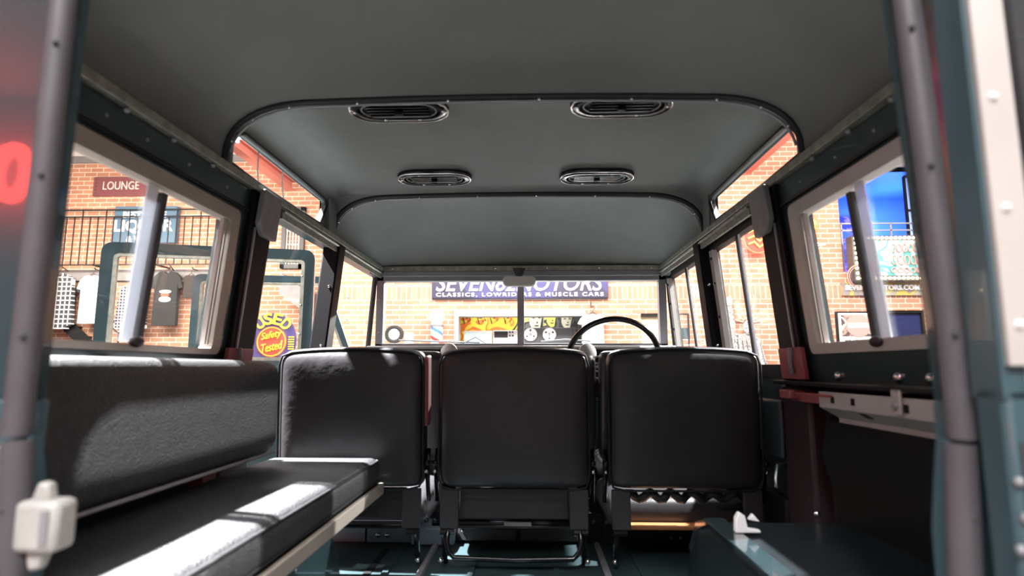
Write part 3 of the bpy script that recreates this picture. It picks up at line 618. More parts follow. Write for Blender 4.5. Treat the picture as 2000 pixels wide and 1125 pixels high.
# USED CARS sign
YU = 8.6
c = P(531, 665, YU); rr = P(575, 665, YU).x-c.x-.02
t = thing('used_cars_sign', 'round purple sign with yellow letters USED CARS and a red centre disc', 'sign', (c.x, YU, 0))
MB().prism([(c.x+rr*1.12*math.cos(2*PI*k/48), c.z+rr*1.28*math.sin(2*PI*k/48)) for k in range(48)], 'y', YU, YU+.04).build('board', 'purple', t)
MB().lathe([(rr*.72, 0), (rr*.72, -.015)], (c.x, YU, c.z-.02), 'y', 40).build('centre_disc', 'redsign', t)
MB().tube([(c.x+rr*.66*math.cos(2*PI*k/40), YU-.017, c.z-.02+rr*.66*math.sin(2*PI*k/40)) for k in range(40)], .006, 6, closed=True).build('yellow_ring', 'yellow', t)
for ch, an in (('U', 128), ('S', 102), ('E', 76), ('D', 48)):
    x, z = c.x+rr*.97*math.cos(R(an)), c.z+rr*1.02*math.sin(R(an)); text(ch, 'letter', 'yellow', t, x, YU-.01, z, .13, .17, rot=R(90-an)*1.0, bold=.02)
text('CARS', 'lettering', 'yellow', t, c.x-.02, YU-.01, c.z-rr*1.0, rr*1.4, .13, bold=.02)
text('Safety', 'script_lettering', 'yellow', t, c.x, YU-.025, c.z+.07, rr*1.0, .13, shear=.4, rot=R(-12)); text('Tested', 'script_lettering', 'yellow', t, c.x+.02, YU-.025, c.z-.09, rr*1.0, .12, shear=.4, rot=R(-12))
b = MB()
for k in range(6): z = c.z+.05-k*.035; b.box(c.x+rr*.78, c.x+rr*1.05, YU-.008, YU, z-.008, z+.008)
b.build('yellow_stripes', 'yellow', t)
MB().tube([(c.x, YU+.03, 0), (c.x, YU+.03, c.z-rr)], .03).build('pole', 'silver', t)
MB().lathe([(.25, 0), (.25, .02), (.04, .03)], (c.x, YU+.03, 0)).build('base', 'dark', t)
# small tilted placard
YP = 6.4
c = P(378, 545, YP)
# neon flame sign on the front wall at right
YN = YF-.22
t = thing('neon_sign', 'large neon sign with a red glowing disc and yellow letter outlines behind the right pillar', 'neon sign', (P(1520, 450, YN).x, YN, P(1520, 495, YN).z))
c = P(1478, 466, YN)
MB().lathe([(.22, 0), (.22, .05)], (c.x, YN, c.z), 'y', 32).build('disc', mat('glowing_red_disc', (.7, .03, .02), .5, emit=(1, .03, .015), estr=.9), t)
b = MB(); b.tube([(c.x+.23*math.cos(2*PI*k/32), YN-.03, c.z+.25*math.sin(2*PI*k/32)) for k in range(32)], .018, 6, closed=True); b.build('disc_outline', 'neonred', t)
b = MB()
for k in range(3): b.tube([(c.x-.15, YN-.03, c.z+.10-k*.1), (c.x-.05, YN-.03, c.z+.14-k*.1), (c.x+.03, YN-.03, c.z+.05-k*.1), (c.x+.1, YN-.03, c.z+.1-k*.1)], .014, 6)
b.build('disc_scroll', 'neonyel', t)
def pl(pts): return [P(x, y, YN-.03) for x, y in pts]
b = MB(); b.tube(pl([(1572, 470), (1590, 462), (1596, 445), (1598, 430), (1590, 424), (1580, 424), (1573, 430), (1570, 440), (1566, 455), (1561, 465), (1572, 470)]), .016, 6); b.build('letter_outline', 'neonred', t)
b = MB(); b.tube(pl([(1574, 462), (1586, 457), (1590, 444), (1591, 432), (1584, 430)]), .02, 6); b.tube(pl([(1570, 436), (1562, 430), (1555, 440)]), .018, 6); b.build('letter_fill', 'neonyel', t)
b = MB(); b.tube(pl([(1540, 478), (1570, 470), (1612, 478), (1575, 482), (1548, 490), (1520, 480)]), .012, 6, closed=True); b.build('swoosh', 'neonwhite', t)
b = MB(); b.tube(pl([(1556, 428), (1570, 414), (1588, 412), (1594, 400)]), .012, 6); b.tube(pl([(1500, 430), (1530, 420), (1545, 445), (1530, 470), (1500, 475)]), .018, 6); b.build('flame', 'neonwhite', t)
box(c.x-.1, P(1600, 450, YN).x, YF-.12, YF, P(1, 455, YF).z-.03, P(1, 455, YF).z+.03).build('mounting_bar', 'dark', t)
MB().box(c.x-.02, c.x+.02, YN, YF, c.z-.02, c.z+.02).build('bracket', 'dark', t)
light('POINT', 'neon_glow', (P(1575, 440, YN).x, YN-.18, P(1575, 440, YN).z), (0, 0, 0), 7, (1, .35, .15), .12)
light('POINT', 'neon_glow_disc', (c.x, YN-.18, c.z), (0, 0, 0), 5, (1, .15, .06), .12)
# framed poster
x0, x1, z0, z1 = rc(1640, 608, 1715, 710, YF-.05)
t = thing('framed_poster', 'framed poster with a faded red round emblem between the two dark windows', 'poster', ((x0+x1)/2, YF-.05, z0))
box(x0, x1, YF-.05, YF, z0, z1).build('frame', 'black', t, bevel=.006); box(x0+.03, x1-.03, YF-.056, YF-.05, z0+.03, z1-.03).build('sheet', 'white', t)
zp = P(1, 660, YF).z; box(x0+.07, x1-.07, YF-.062, YF-.056, zp, z1-.06).build('print', 'poster', t)
cc = ((x0+x1)/2, (zp+z1-.06)/2); MB().prism(blob(cc[0], cc[1], .40, .38, 28), 'y', YF-.068, YF-.062).build('round_emblem', 'rosepink', t)
MB().box(cc[0]-.17, cc[0]+.17, YF-.074, YF-.068, cc[1]-.04, cc[1]+.04).build('emblem_band', 'white', t)
text('REPLACING WORN', 'lettering', 'dark', t, cc[0], YF-.062, P(1, 670, YF).z, .46, .06)
# robed figure cut-out, arm raised
def figure():
    YG = YF-.06
    def q(x, y): p = P(x, y, YG); return (p.x, p.z)
    t = thing('robed_figure', 'pale drawn wall cut-out of a robed figure raising one arm by the right window', 'wall art', (P(1462, 700, YG).x, YG, q(1462, 735)[1]))
    body = [q(*p) for p in ((1422, 735), (1428, 700), (1424, 660), (1420, 625), (1418, 596), (1430, 594), (1436, 625), (1438, 650), (1447, 655), (1456, 650), (1474, 652), (1484, 664), (1494, 690), (1508, 735))]
    MB().prism(body, 'y', YG, YG+.05).build('robe', 'statue', t, bevel=.01)
    hd = MB().prism(blob(*q(1462, 640), .17, .25, 18), 'y', YG-.03, YG+.05).build('head', 'statue', t, bevel=.02)
    c0 = q(1462, 632); b = MB()
    for k in range(7):
        a_ = R(20+k*23); b.prism([(c0[0]+.09*math.cos(a_-.15), c0[1]+.09*math.sin(a_-.15)), (c0[0]+.24*math.cos(a_), c0[1]+.17*math.sin(a_)), (c0[0]+.09*math.cos(a_+.15), c0[1]+.09*math.sin(a_+.15))], 'y', YG, YG+.03)
    b.build('head_rays', mat('pale_yellow_paint', (.75, .68, .45), .6), t)
    b = MB(); b.prism(blob(*q(1424, 588), .10, .16, 12), 'y', YG-.02, YG+.04); b.build('torch', 'blind', t)
    b = MB()
    for k in range(6): b.tube([(q(1440+k*9, 660+k*2)[0], YG-.005, q(1440, 662+k*2)[1]), (q(1446+k*9, 700)[0], YG-.005, q(1, 700)[1]), (q(1448+k*11, 733)[0], YG-.005, q(1, 733)[1])], .006, 5)
    for s_ in (-1, 1): b.prism(blob(q(1462+s_*4.5, 638)[0], q(1, 638)[1], .035, .02, 8), 'y', YG-.034, YG-.03)
    b.prism(blob(*q(1462, 650), .05, .015, 8), 'y', YG-.034, YG-.03)
    b.build('drawn_lines', 'dark', t)
figure()
# display stand and pale car seen through the front right window
x0, x1, z0, z1 = rc(1318, 612, 1346, 662, 7.5)
t = thing('display_stand', 'thin dark framed board on legs behind the right front window', 'display stand', ((x0+x1)/2, 7.5, 0))
MB().frame([(x, 7.5, z) for x, z in ((x0, z0), (x1, z0), (x1, z1), (x0, z1))], [(x, 7.5, z) for x, z in ((x0+.02, z0+.02), (x1-.02, z0+.02), (x1-.02, z1-.02), (x0+.02, z1-.02))],
    [(x, 7.53, z) for x, z in ((x0, z0), (x1, z0), (x1, z1), (x0, z1))], [(x, 7.53, z) for x, z in ((x0+.02, z0+.02), (x1-.02, z0+.02), (x1-.02, z1-.02), (x0+.02, z1-.02))]).build('frame', 'dark', t)
for x in (x0+.01, x1-.01): MB().tube([(x, 7.52, 0), (x, 7.52, z0+.01)], .012, 6).build('leg', 'dark', t)
MB().box(x0+.02, x1-.02, 7.51, 7.52, z0+.02, z0+.14).build('lower_panel', 'teal2', t)
# neon signs behind the car (they colour the paint and the vinyl)
t = thing('rear_neon_sign', 'red neon lettering high on the rear wall, mirrored in the left tail paint', 'neon sign', (-7.6, -6.9, 3.5))
b = MB(); rn = mat('bright_red_neon', (1, .1, .05), .5, emit=(1, .06, .05), estr=11)
for k, (x, z) in enumerate(((-8.2, 4.0), (-7.45, 4.05), (-6.75, 4.0))):
    b.tube([(x+.24*math.cos(a_), -6.85, z+.36*math.sin(a_)) for a_ in [2*PI*i/16 for i in range(16)]], .11, 8, closed=True)
b.build('lettering', rn, t); box(-8.7, -6.3, -7, -6.9, 3.4, 4.7).build('back_board', 'dark', t)
for lb, mt, x, z0, z1 in (('pink neon strip high on the rear wall at right', 'neonpink', 5.6, 3.9, 5.2), ('orange neon strip on the rear wall at right', 'neonor', 6.1, 3.0, 4.6), ('warm yellow neon strip at the right end of the rear wall', mat('warm_strip', (1, .6, .2), .5, emit=(1, .55, .2), estr=8), 6.6, 2.6, 4.2)):
    tag(MB().tube([(x, -6.9, z0), (x, -6.9, z1)], .07).build('neon_strip', mt), lb, 'neon sign', 'neon strips on the rear wall')
# =================================================================== THE CAR
def sx(z): return .69+(1.65-z)*.095               # inner face of the leaning side at height z
def LS(s, y, z, off=0): return Vector((s*(sx(z)+off), y, z))
car = thing('off_road_wagon', 'teal off-road wagon seen from its open tail, black roof lining and galvanised rails', 'car', (0, 1.9, 0))
W = .682; Z0 = 1.735
# ---- roof lining -------------------------------------------------------
def section(y, zt, rx, vs, nz=2.0, w=W, z0=Z0, n=10, crown=.006):
    pts = []; half = [(-w, z0), (-w, z0+vs)]
    for k in range(1, n+1):
        a = PI/2*k/n; half.append((-w+rx*(1-math.cos(a)**(2/nz)), z0+vs+(zt-z0-vs)*math.sin(a)**(2/nz)))
    xs = -w+rx
    for k in range(1, 6): x = xs*(1-k/6.); half.append((x, zt+crown*(1-(x/xs)**2)))
    pts = half+[(0, zt+crown)]+[(-x, z) for x, z in half[::-1]]
    return [(x, y, z) for x, z in pts]
b = MB()
secs = [section(*q) for q in ((.56, 1.905, .30, .035), (.9, 1.91, .30, .035), (1.15, 1.912, .29, .035), (1.24, 1.908, .27, .03), (1.29, 1.896, .25, .015), (1.32, 1.888, .24, .006, 2.5))]
b.loft(secs, closed=False, caps=False); b.build('roof_lining', 'lining', car, smooth=60, label='rear panel of the black roof lining')
b = MB(); b.loft([section(1.335, 1.889, .24, .006, 2.5), section(1.342, 1.893, .09, .10), section(1.45, 1.903, .09, .115), section(1.75, 1.906, .09, .115), section(2.05, 1.900, .09, .115), section(2.108, 1.895, .09, .10), section(2.115, 1.887, .24, .006, 2.5)], closed=False, caps=False)
# open the side of the middle panel where the roof windows sit
bmesh.ops.recalc_face_normals(b.bm, faces=b.bm.faces[:])
dead = [f for f in b.bm.faces if all(abs(v.co.x) > W-.001 and v.co.z < Z0+.125 for v in f.verts) and 1.34 < f.calc_center_median().y < 2.11]
bmesh.ops.delete(b.bm, geom=dead, context='FACES')
b.build('roof_lining', 'lining', car, smooth=60, label='middle panel of the black roof lining, with four vents')
b = MB(); fr = [(2.125, 1.887, .24, .006, 2.5), (2.16, 1.895, .24, .008, 2.4), (2.3, 1.893, .25, .008), (2.45, 1.878, .27, .008), (2.6, 1.850, .30, .006), (2.72, 1.808, .34, .003), (2.80, 1.768, .4, .002), (2.835, 1.742, .5, .001)]
b.loft([section(*q) for q in fr], closed=False, caps=False); b.build('roof_lining', 'lining', car, smooth=60, label='front panel of the black roof lining, sloping to the windscreen')
for y in (1.328, 2.12):
    s_ = section(y, 1.886, .24, .006, 2.5)
    hp = MB().tube(s_, .009, 8).build('hoop_trim', 'piping', car, smooth=80)
    s2 = [(x*.985, y_, z-.010) for x, y_, z in section(y+.006, 1.886, .24, .006, 2.5)]
    MB().tube(s2[2:-2], .0035, 6).build('bright_strip', 'silver', hp, smooth=80)
    b = MB()
    for k in range(3, len(s2)-3, 3): b.ball(Vector(s2[k])+Vector((0, -.010, 0)), .0045, 8, sy=.6)
    b.build('screws', 'chrome', hp)
# roof side windows
for s in (-1, 1):
    hole = [(1.350, 1.748), (1.346, 1.775), (1.358, 1.805), (1.385, 1.830), (1.425, 1.846), (1.60, 1.848), (1.85, 1.847), (2.02, 1.846), (2.040, 1.838), (2.036, 1.822), (2.005, 1.780), (1.978, 1.748), (1.8, 1.744), (1.55, 1.743)]
    cy, cz = 1.70, 1.80; hz = Z0+.115; outer = []
    y0_, y1_ = 1.336, 2.113
    for y, z in hole:
        dy, dz = y-cy, z-cz; k = min([((y1_-cy)/dy) if dy > 1e-6 else 1e9, ((y0_-cy)/dy) if dy < -1e-6 else 1e9, ((hz+.008-cz)/dz) if dz > 1e-6 else 1e9, ((Z0-cz)/dz) if dz < -1e-6 else 1e9])
        outer.append((cy+dy*k, cz+dz*k))
    def q(l, x): return [(s*x, y, z) for y, z in l]
    MB().frame(q(outer, W-.001), q(hole, W+.004), q(outer, W+.02), q(hole, W+.02)).build('window_surround', 'lining', car, smooth=30)
    pn = MB(); pn.loft([q(hole, W+.012), q(hole, W+.016)]); po = pn.build('roof_window_pane', 'glass', car)
    MB().tube(q(hole, W+.002), .006, 6, closed=True).build('rubber_seal', 'piping', po, smooth=80)
    # corner wedges that close the surround
    MB().box(s*W-.004, s*W+.012, 1.336, 1.35, Z0, hz+.01).build('lining_edge', 'lining', car)
    MB().box(s*W-.004, s*W+.012, 2.04, 2.113, Z0, hz+.01).build('lining_edge', 'lining', car)
# outer roof skin
def rs(y, zl, top=1.95): return [(-.735, y, zl), (-.735, y, 1.88), (-.69, y, 1.93), (-.6, y, top), (.6, y, top), (.69, y, 1.93), (.735, y, 1.88), (.735, y, zl)]
MB().loft([rs(.55, 1.735), rs(1.335, 1.735)], False, False).build('roof_skin', 'teal2', car)
MB().loft([[(-.735, y, 1.868), (-.69, y, 1.93), (-.6, y, 1.95), (.6, y, 1.95), (.69, y, 1.93), (.735, y, 1.868)] for y in (1.335, 2.11)], False, False).build('roof_skin', 'teal2', car)
MB().loft([rs(2.11, 1.735), rs(2.5, 1.735), rs(2.86, 1.735, 1.91)], False, False).build('roof_skin', 'teal2', car)
MB().box(-.735, .735, 2.85, 2.87, 1.70, 1.92).build('roof_front_edge', 'teal2', car)
# ---- air vents -----------------------------------------------------------
for (cx, cy) in ((-.282, 1.408), (.278, 1.398), (-.279, 1.95), (.278, 1.955)):
    z = 1.901 if cy < 1.6 else 1.900
    def oval(w_, h_, dz, n=8):
        r_ = h_/2; pts = []
        for k in range(n+1): a = -PI/2+PI*k/n; pts.append((cx+w_/2-r_+r_*math.cos(a), cy+r_*math.sin(a), z-dz))
        for k in range(n+1): a = PI/2+PI*k/n; pts.append((cx-w_/2+r_+r_*math.cos(a), cy+r_*math.sin(a), z-dz))
        return pts
    v = MB().loft([oval(.256, .134, -.004), oval(.256, .134, .004), oval(.244, .122, .010), oval(.212, .092, .010), oval(.206, .086, .004), oval(.206, .086, -.006)], caps=False).build('air_vent', 'chromedark' if 0 else 'blackgloss', car, smooth=50)
    MB().tube(oval(.190, .070, .006), .002, 6, closed=True).build('inner_rim', 'silver', v, smooth=80)
    MB().loft([oval(.205, .085, .000), oval(.205, .085, .002)]).build('vent_cover', 'black', v)
    b = MB()
    for k in range(4): yy = cy-.024+k*.016; b.box(cx-.078, cx+.078, yy-.002, yy+.002, z-.010, z-.004)
    b.build('grille', 'blackgloss', v)
    MB().tube(oval(.250, .128, .007), .0028, 6, closed=True).build('rim', 'chrome', v, smooth=80)
    MB().box(cx-.010, cx+.010, cy-.006, cy+.006, z-.018, z-.010).build('slider_knob', 'black', v, bevel=.002)
    b = MB()
    for q in ((-.113, 0), (.113, 0), (-.045, -.048), (.045, -.048), (-.045, .048), (.045, .048)): b.ball((cx+q[0], cy+q[1], z-.010), .0045, 8, sz=.5)
    b.build('screws', 'chrome', v)
# ---- rails between roof and body ----------------------------------------
for s in (-1, 1):
    g = MB().box(*sorted((s*.668, s*.70)), .56, 2.86, 1.716, 1.737).build('roof_rail', 'galv', car, bevel=.002)
    MB().box(*sorted((s*.676, s*.684)), 1.66, 2.86, 1.684, 1.717).build('rail_flange', 'galv', g)
    MB().tube([(s*.672, 1.66, 1.706), (s*.672, 2.86, 1.706)], .005, 6).build('rail_bead', 'galv', g)
    b = MB()
    for y in [1.74+.11*k for k in range(10)]: b.ball((s*.676, y, 1.695), .004, 8)
    for y in (.98, 1.12, 1.27): b.ball((s*.672, y, 1.708), .006, 8)
    b.build('rivets', 'silver', g)
    MB().box(*sorted((s*.69, s*.70)), .56, 1.66, 1.66, 1.717).build('roof_side_flange', 'black', car)
    b = MB(); b.loft([[LS(s, y, 1.712, -.001), LS(s, y, 1.655, -.001), LS(s, y, 1.655, .02), LS(s, y, 1.712, .02)] for y in (.56, 1.60)]); cp = b.build('side_cant_panel', 'teal', car)
    b = MB(); b.tube([LS(s, .57, 1.657, -.004), LS(s, 1.47, 1.657, -.004)], .0045, 6); b.build('edge_bead', 'black', cp)
    b = MB()
    for y in (.95, 1.06, 1.2, 1.36): b.ball(LS(s, y, 1.685, -.001), .004, 8)
    b.build('rivets', 'silver', cp)
    MB().loft([[LS(s, y, 1.737, .0), LS(s, y, 1.737, .055), LS(s, y, 1.70, .06), LS(s, y, 1.70, .02)] for y in (.55, 2.87)]).build('gutter', 'teal2', car)
# ---- windscreen ----------------------------------------------------------
YW = 2.84
MB().box(-.70, .70, YW-.03, YW+.03, 1.716, 1.742).build('header_rail', 'galv', car, bevel=.003)
ws = MB().box(-.70, .70, YW-.02, YW+.03, 1.668, 1.716).box(-.70, -.665, YW-.02, YW+.03, 1.30, 1.70).box(.665, .70, YW-.02, YW+.03, 1.30, 1.70).box(-.70, .70, YW-.02, YW+.03, 1.30, 1.366).build('windscreen_frame', 'silver', car, bevel=.003)
MB().box(-.69, .69, YW-.032, YW-.018, 1.690, 1.716).build('top_strip', 'silver', ws, bevel=.003)
MB().box(-.014, .018, YW-.03, YW+.03, 1.35, 1.68).build('centre_bar', 'silver', ws, bevel=.003)
for x0, x1 in ((-.665, -.014), (.018, .665)): MB().box(x0, x1, YW, YW+.004, 1.366, 1.668).build('windscreen_pane', 'glass', ws, smooth=0)
b = MB()
for k in range(6): b.ball((-.62+k*.25, YW-.034, 1.728), .005, 8)
for z in (1.42, 1.5, 1.58): b.ball((-.683, YW-.022, z), .004, 8)
b.build('screws', 'chrome', ws)
b = MB()
for s in (-1, 1): b.tube([(s*.69, YW-.02, 1.70), (s*.71, YW-.06, 1.69), (s*.705, YW-.10, 1.70)], .009, 8)
b.build('frame_bracket', 'silver', ws)
wz = MB().tube([(-.60, YW+.05, 1.385), (-.38, YW+.05, 1.378), (-.20, YW+.05, 1.372)], .004, 6).tube([(-.3, YW+.05, 1.36), (-.22, YW+.05, 1.40), (-.16, YW+.05, 1.36)], .004, 6).build('wiper', 'silver', car)
MB().tube([(.10, YW+.05, 1.378), (.22, YW+.05, 1.388), (.34, YW+.05, 1.38)], .004, 6).build('wiper', 'silver', car)
# dash and bulkhead
d = MB().box(-.72, .72, YW-.10, YW+.02, 1.335, 1.352).build('dash_top', 'silver', car, bevel=.006)
MB().tube([(-.70, YW-.11, 1.343), (.70, YW-.11, 1.343)], .008, 8).build('dash_rail', 'alulight', d)
MB().box(-.72, .72, YW-.06, YW-.04, 1.10, 1.335).build('dash_panel', 'black', d); MB().box(-.70, .70, YW-.2, YW-.05, 1.19, 1.20).build('parcel_shelf', 'black', d)
for z in (1.30, 1.27, 1.235, 1.205): MB().tube([(-.70, YW-.2, z), (.70, YW-.2, z)], .0045, 6).build('shelf_bead', 'silver', d)
MB().box(-.76, .76, YW, YW+.04, .60, 1.34).build('bulkhead', 'teal', car)
bn = MB().loft([[(x, y, z) for x, y, z in ((-.72, 2.95, 1.22), (.72, 2.95, 1.22), (.72, 2.95, 1.30), (.45, 2.95, 1.325), (-.45, 2.95, 1.325), (-.72, 2.95, 1.30))], [(x, y, z) for x, y, z in ((-.70, 4.0, 1.12), (.70, 4.0, 1.12), (.70, 4.0, 1.20), (.45, 4.0, 1.225), (-.45, 4.0, 1.225), (-.70, 4.0, 1.20))]]).build('bonnet', 'teal2', car, bevel=.01)
MB().box(-.70, .70, 3.98, 4.05, .75, 1.12).build('radiator_panel', 'teal2', car)
for s in (-1, 1):
    MB().box(*sorted((s*.50, s*.84)), 2.95, 4.05, .72, 1.10).build('front_wing', 'teal2', car, bevel=.03)
# ---- rear body sides with sliding windows --------------------------------
for s in (-1, 1):
    o = [(.56, 1.215), (1.52, 1.215), (1.52, 1.655), (.56, 1.655)]; i = [(.66, 1.29), (1.41, 1.29), (1.41, 1.632), (.66, 1.632)]
    def L_(l, off): return [LS(s, y, z, off) for y, z in l]
    MB().frame(L_(o, .0), L_(i, .0), L_(o, .04), L_(i, .04)).build('side_panel', 'teal', car, smooth=0)
    fo = rrect(.64, 1.43, 1.282, 1.642, .018, 4); fi = rrect(.675, 1.393, 1.296 if s < 0 else 1.306, 1.610, .010, 4)
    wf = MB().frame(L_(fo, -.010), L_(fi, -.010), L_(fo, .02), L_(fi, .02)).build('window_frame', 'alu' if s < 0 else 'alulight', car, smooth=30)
    MB().loft([L_([(.67, 1.30), (1.40, 1.30), (1.40, 1.612), (.67, 1.612)], .008), L_([(.67, 1.30), (1.40, 1.30), (1.40, 1.612), (.67, 1.612)], .011)]).build('window_pane', 'glass', wf, smooth=0)
    yd = 1.135 if s < 0 else 1.17
    dv = MB().loft([[LS(s, yd+a, z, b_) for a, b_ in ((-.008, -.006), (.008, -.006), (.008, .008), (-.008, .008))] for z in (1.305, 1.600)]).build('window_divider', 'dark', wf)
    MB().loft([[LS(s, yd-.012+a, z, b_) for a, b_ in ((-.030, .002), (.0, .002), (.0, .006), (-.030, .006))] for z in (1.30, 1.61)]).build('pane_edge_glare', 'glare', wf)  # white streak painted in place of the glass edge reflection
    for k in range(2): MB().loft([[LS(s, 1.383-k*.012+a, z, b_) for a, b_ in ((-.004, -.004), (.004, -.004), (.004, .006), (-.004, .006))] for z in (1.305, 1.607)]).build('channel_bead', 'alulight', wf)
    MB().ball(LS(s, yd-.02, 1.30, -.014), .011, 12, sy=1.6).build('window_catch', 'maroon', wf)
    # lower body side, capping, pillars
    MB().box(*sorted((s*.775, s*.80)), .56, 1.56, .60, 1.215).build('lower_side_panel', 'maroon' if s > 0 else 'teal', car)
    MB().box(*sorted((s*.69, s*.80)), .56, 1.60, 1.208, 1.218).build('body_capping', 'black', car, bevel=.002)
    # rearmost door pillar
    C = MB(); C.loft([[LS(s, y, z, o_) for y, o_ in ((1.475, -.012), (1.60, -.012), (1.60, .05), (1.475, .05))] for z in (1.20, 1.715)]); cpil = C.build('rear_pillar', 'pillar', car, bevel=.003)
    C = MB(); C.loft([[LS(s, y, z, o_) for y, o_ in ((1.60, .004), (1.635, .004), (1.635, .05), (1.60, .05))] for z in (1.20, 1.715)]); C.build('pillar_flange', 'teal', cpil)
    C = MB(); C.loft([[LS(s, y, z, -.016) for y in (1.500, 1.507)]+[LS(s, y, z, -.012) for y in (1.507, 1.500)] for z in (1.22, 1.62)]); C.build('pillar_bead', 'silver', cpil)
    C = MB(); C.loft([[LS(s, y, z, o_) for y, z in ((1.495, 1.722), (1.60, 1.722), (1.60, 1.60), (1.52, 1.60), (1.490, 1.63))] for o_ in (-.032, -.016)]); C.build('pillar_gusset', 'plate', cpil, bevel=.003)
    MB().box(*sorted((s*.735, s*.80)), 1.50, 1.66, .60, 1.21).build('lower_pillar', 'maroon', car, bevel=.01)
    C = MB(); C.loft([[LS(s, y, z, o_) for y, z in ((1.45, 1.30), (1.58, 1.30), (1.58, 1.222), (1.45, 1.222))] for o_ in (-.024, -.012)]); rb = C.build('pillar_bracket', 'red', car, bevel=.002, label='red coloured bracket at the foot of the pillar')  # bracket coloured flat red
    MB().tube([LS(s, 1.49, 1.30, -.03), LS(s, 1.495, 1.26, -.034), LS(s, 1.50, 1.235, -.03)], .006, 6).build('bracket_tongue', 'plate', rb)
    # middle pillar
    C = MB(); C.loft([[LS(s, y, z, o_) for y, o_ in ((2.15, -.018), (2.225, -.018), (2.225, .045), (2.15, .045))] for z in (1.0, 1.715)]); bp_ = C.build('middle_pillar', 'pillar', car, bevel=.006)
    C = MB()
    for z in (1.69, 1.55, 1.33): C.ball(LS(s, 2.148, z, .0), .006, 8)
    C.build('screws', 'chrome', bp_)
    MB().box(*sorted((s*.745, s*.80)), 2.15, 2.225, .60, 1.02).build('lower_pillar', 'teal', car)
    MB().box(*sorted((s*.72, s*.80)), 1.60, 2.90, .60, .68).build('door_sill', 'teal', car)
# front door post at left, thin
for s in (-1, 1): MB().tube([(s*.708, YW-.02, 1.70), (s*.735, YW-.02, 1.32)], .012, 8).build('screen_post', 'dark', car)
# inner tail panels under the windows: bolts at right
for y in (1.335, 1.12, 1.03): MB().ball((.728, y, 1.232), .011, 12, sx=.8).build('mounting_bolt', 'chrome', car)
b = MB()
for y in (1.325, 1.10): b.lathe([(.016, 0), (.016, .004)], (.734, y, 1.232), 'x', 14)
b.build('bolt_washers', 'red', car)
# ---- right side seat rail (bench removed) ---------------------------------
t = MB().prism([(.700, 1.198), (.694, 1.198), (.694, 1.164), (.735, 1.140), (.735, 1.118), (.741, 1.118), (.741, 1.146), (.700, 1.168)], 'y', .62, 1.36)
sr = t.build('seat_back_rail', 'alulight', car)
b = MB()
for y, z in ((1.30, 1.182), (1.22, 1.182), (1.05, 1.18)): b.box(.6925, .694, y-.006, y+.006, z-.007, z+.007)
for y in (1.20, .98): b.prism([(.700, 1.1605), (.715, 1.1515), (.715, 1.1505), (.700, 1.1595)], 'y', y-.012, y+.012)
b.build('slots', 'black', sr)
br = MB().box(.686, .692, 1.055, 1.080, 1.168, 1.212).box(.686, .72, 1.055, 1.080, 1.207, 1.212).build('rail_strap', 'alulight', sr, bevel=.002)
MB().ball((.684, 1.067, 1.185), .008, 10, sx=.6).build('strap_bolt', 'silver', sr)
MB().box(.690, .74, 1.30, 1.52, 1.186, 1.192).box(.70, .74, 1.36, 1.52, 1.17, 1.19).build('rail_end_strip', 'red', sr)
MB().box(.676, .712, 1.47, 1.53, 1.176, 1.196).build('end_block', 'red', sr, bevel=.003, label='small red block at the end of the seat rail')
MB().prism([(.70, .60), (.78, .60), (.78, 1.16), (.735, 1.13), (.72, 1.05), (.745, .95), (.745, .6)], 'y', .62, 1.42).build('inner_side_trim', 'black', car)
# ---- floor, wheel boxes, seat box -------------------------------------------
ZF = .68
fl = MB().box(-.80, .80, .56, 2.86, ZF-.03, ZF).build('floor_pan', 'tealfloor', car)
b = MB()
for x in (-.36, -.12, .12, .36): b.box(x-.008, x+.008, .6, 1.98, ZF, ZF+.006)
b.build('floor_ribs', 'tealfloor', fl)
b = MB(); b.box(-.42, -.40, 1.55, 1.95, ZF, ZF+.002).build('floor_seam', 'black', fl)
for s in (-1, 1):
    prof = [(.57, ZF), (1.62, ZF), (1.56, .80), (1.47, .885), (1.38, .91), (.57, .91)]
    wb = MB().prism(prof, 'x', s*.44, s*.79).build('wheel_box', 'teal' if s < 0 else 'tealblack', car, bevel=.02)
    if s > 0:
        MB().box(.437, .482, .58, 1.40, .9095, .915).build('box_edge', 'tealgloss', wb, bevel=.002, label='pale teal edge strip of the right wheel box')
        MB().prism([(1.385, .915), (1.475, .889), (1.55, .81), (1.53, .80), (1.46, .875), (1.38, .905)], 'x', .44, .482).build('box_edge_slope', 'tealgloss', wb)
        MB().ball((.70, 1.42, .92), .008, 10).build('box_bolt', 'chrome', wb)
# white clip on the wheel box
c = Vector((.492, 1.28, .915))
t = thing('plastic_clip', 'small white plastic clip standing on the edge of the right wheel box', 'clip', c)
MB().prism([(c.x-.026, c.z), (c.x+.026, c.z), (c.x+.026, c.z+.006), (c.x, c.z+.010), (c.x-.004, c.z+.034), (c.x-.016, c.z+.042), (c.x-.024, c.z+.03)], 'y', c.y-.008, c.y+.008).build('body', 'white', t, bevel=.003)
MB().prism([(c.x+.002, c.z+.026), (c.x+.026, c.z+.022), (c.x+.012, c.z+.038)], 'y', c.y-.006, c.y+.006).build('prong', 'white', t, bevel=.002)
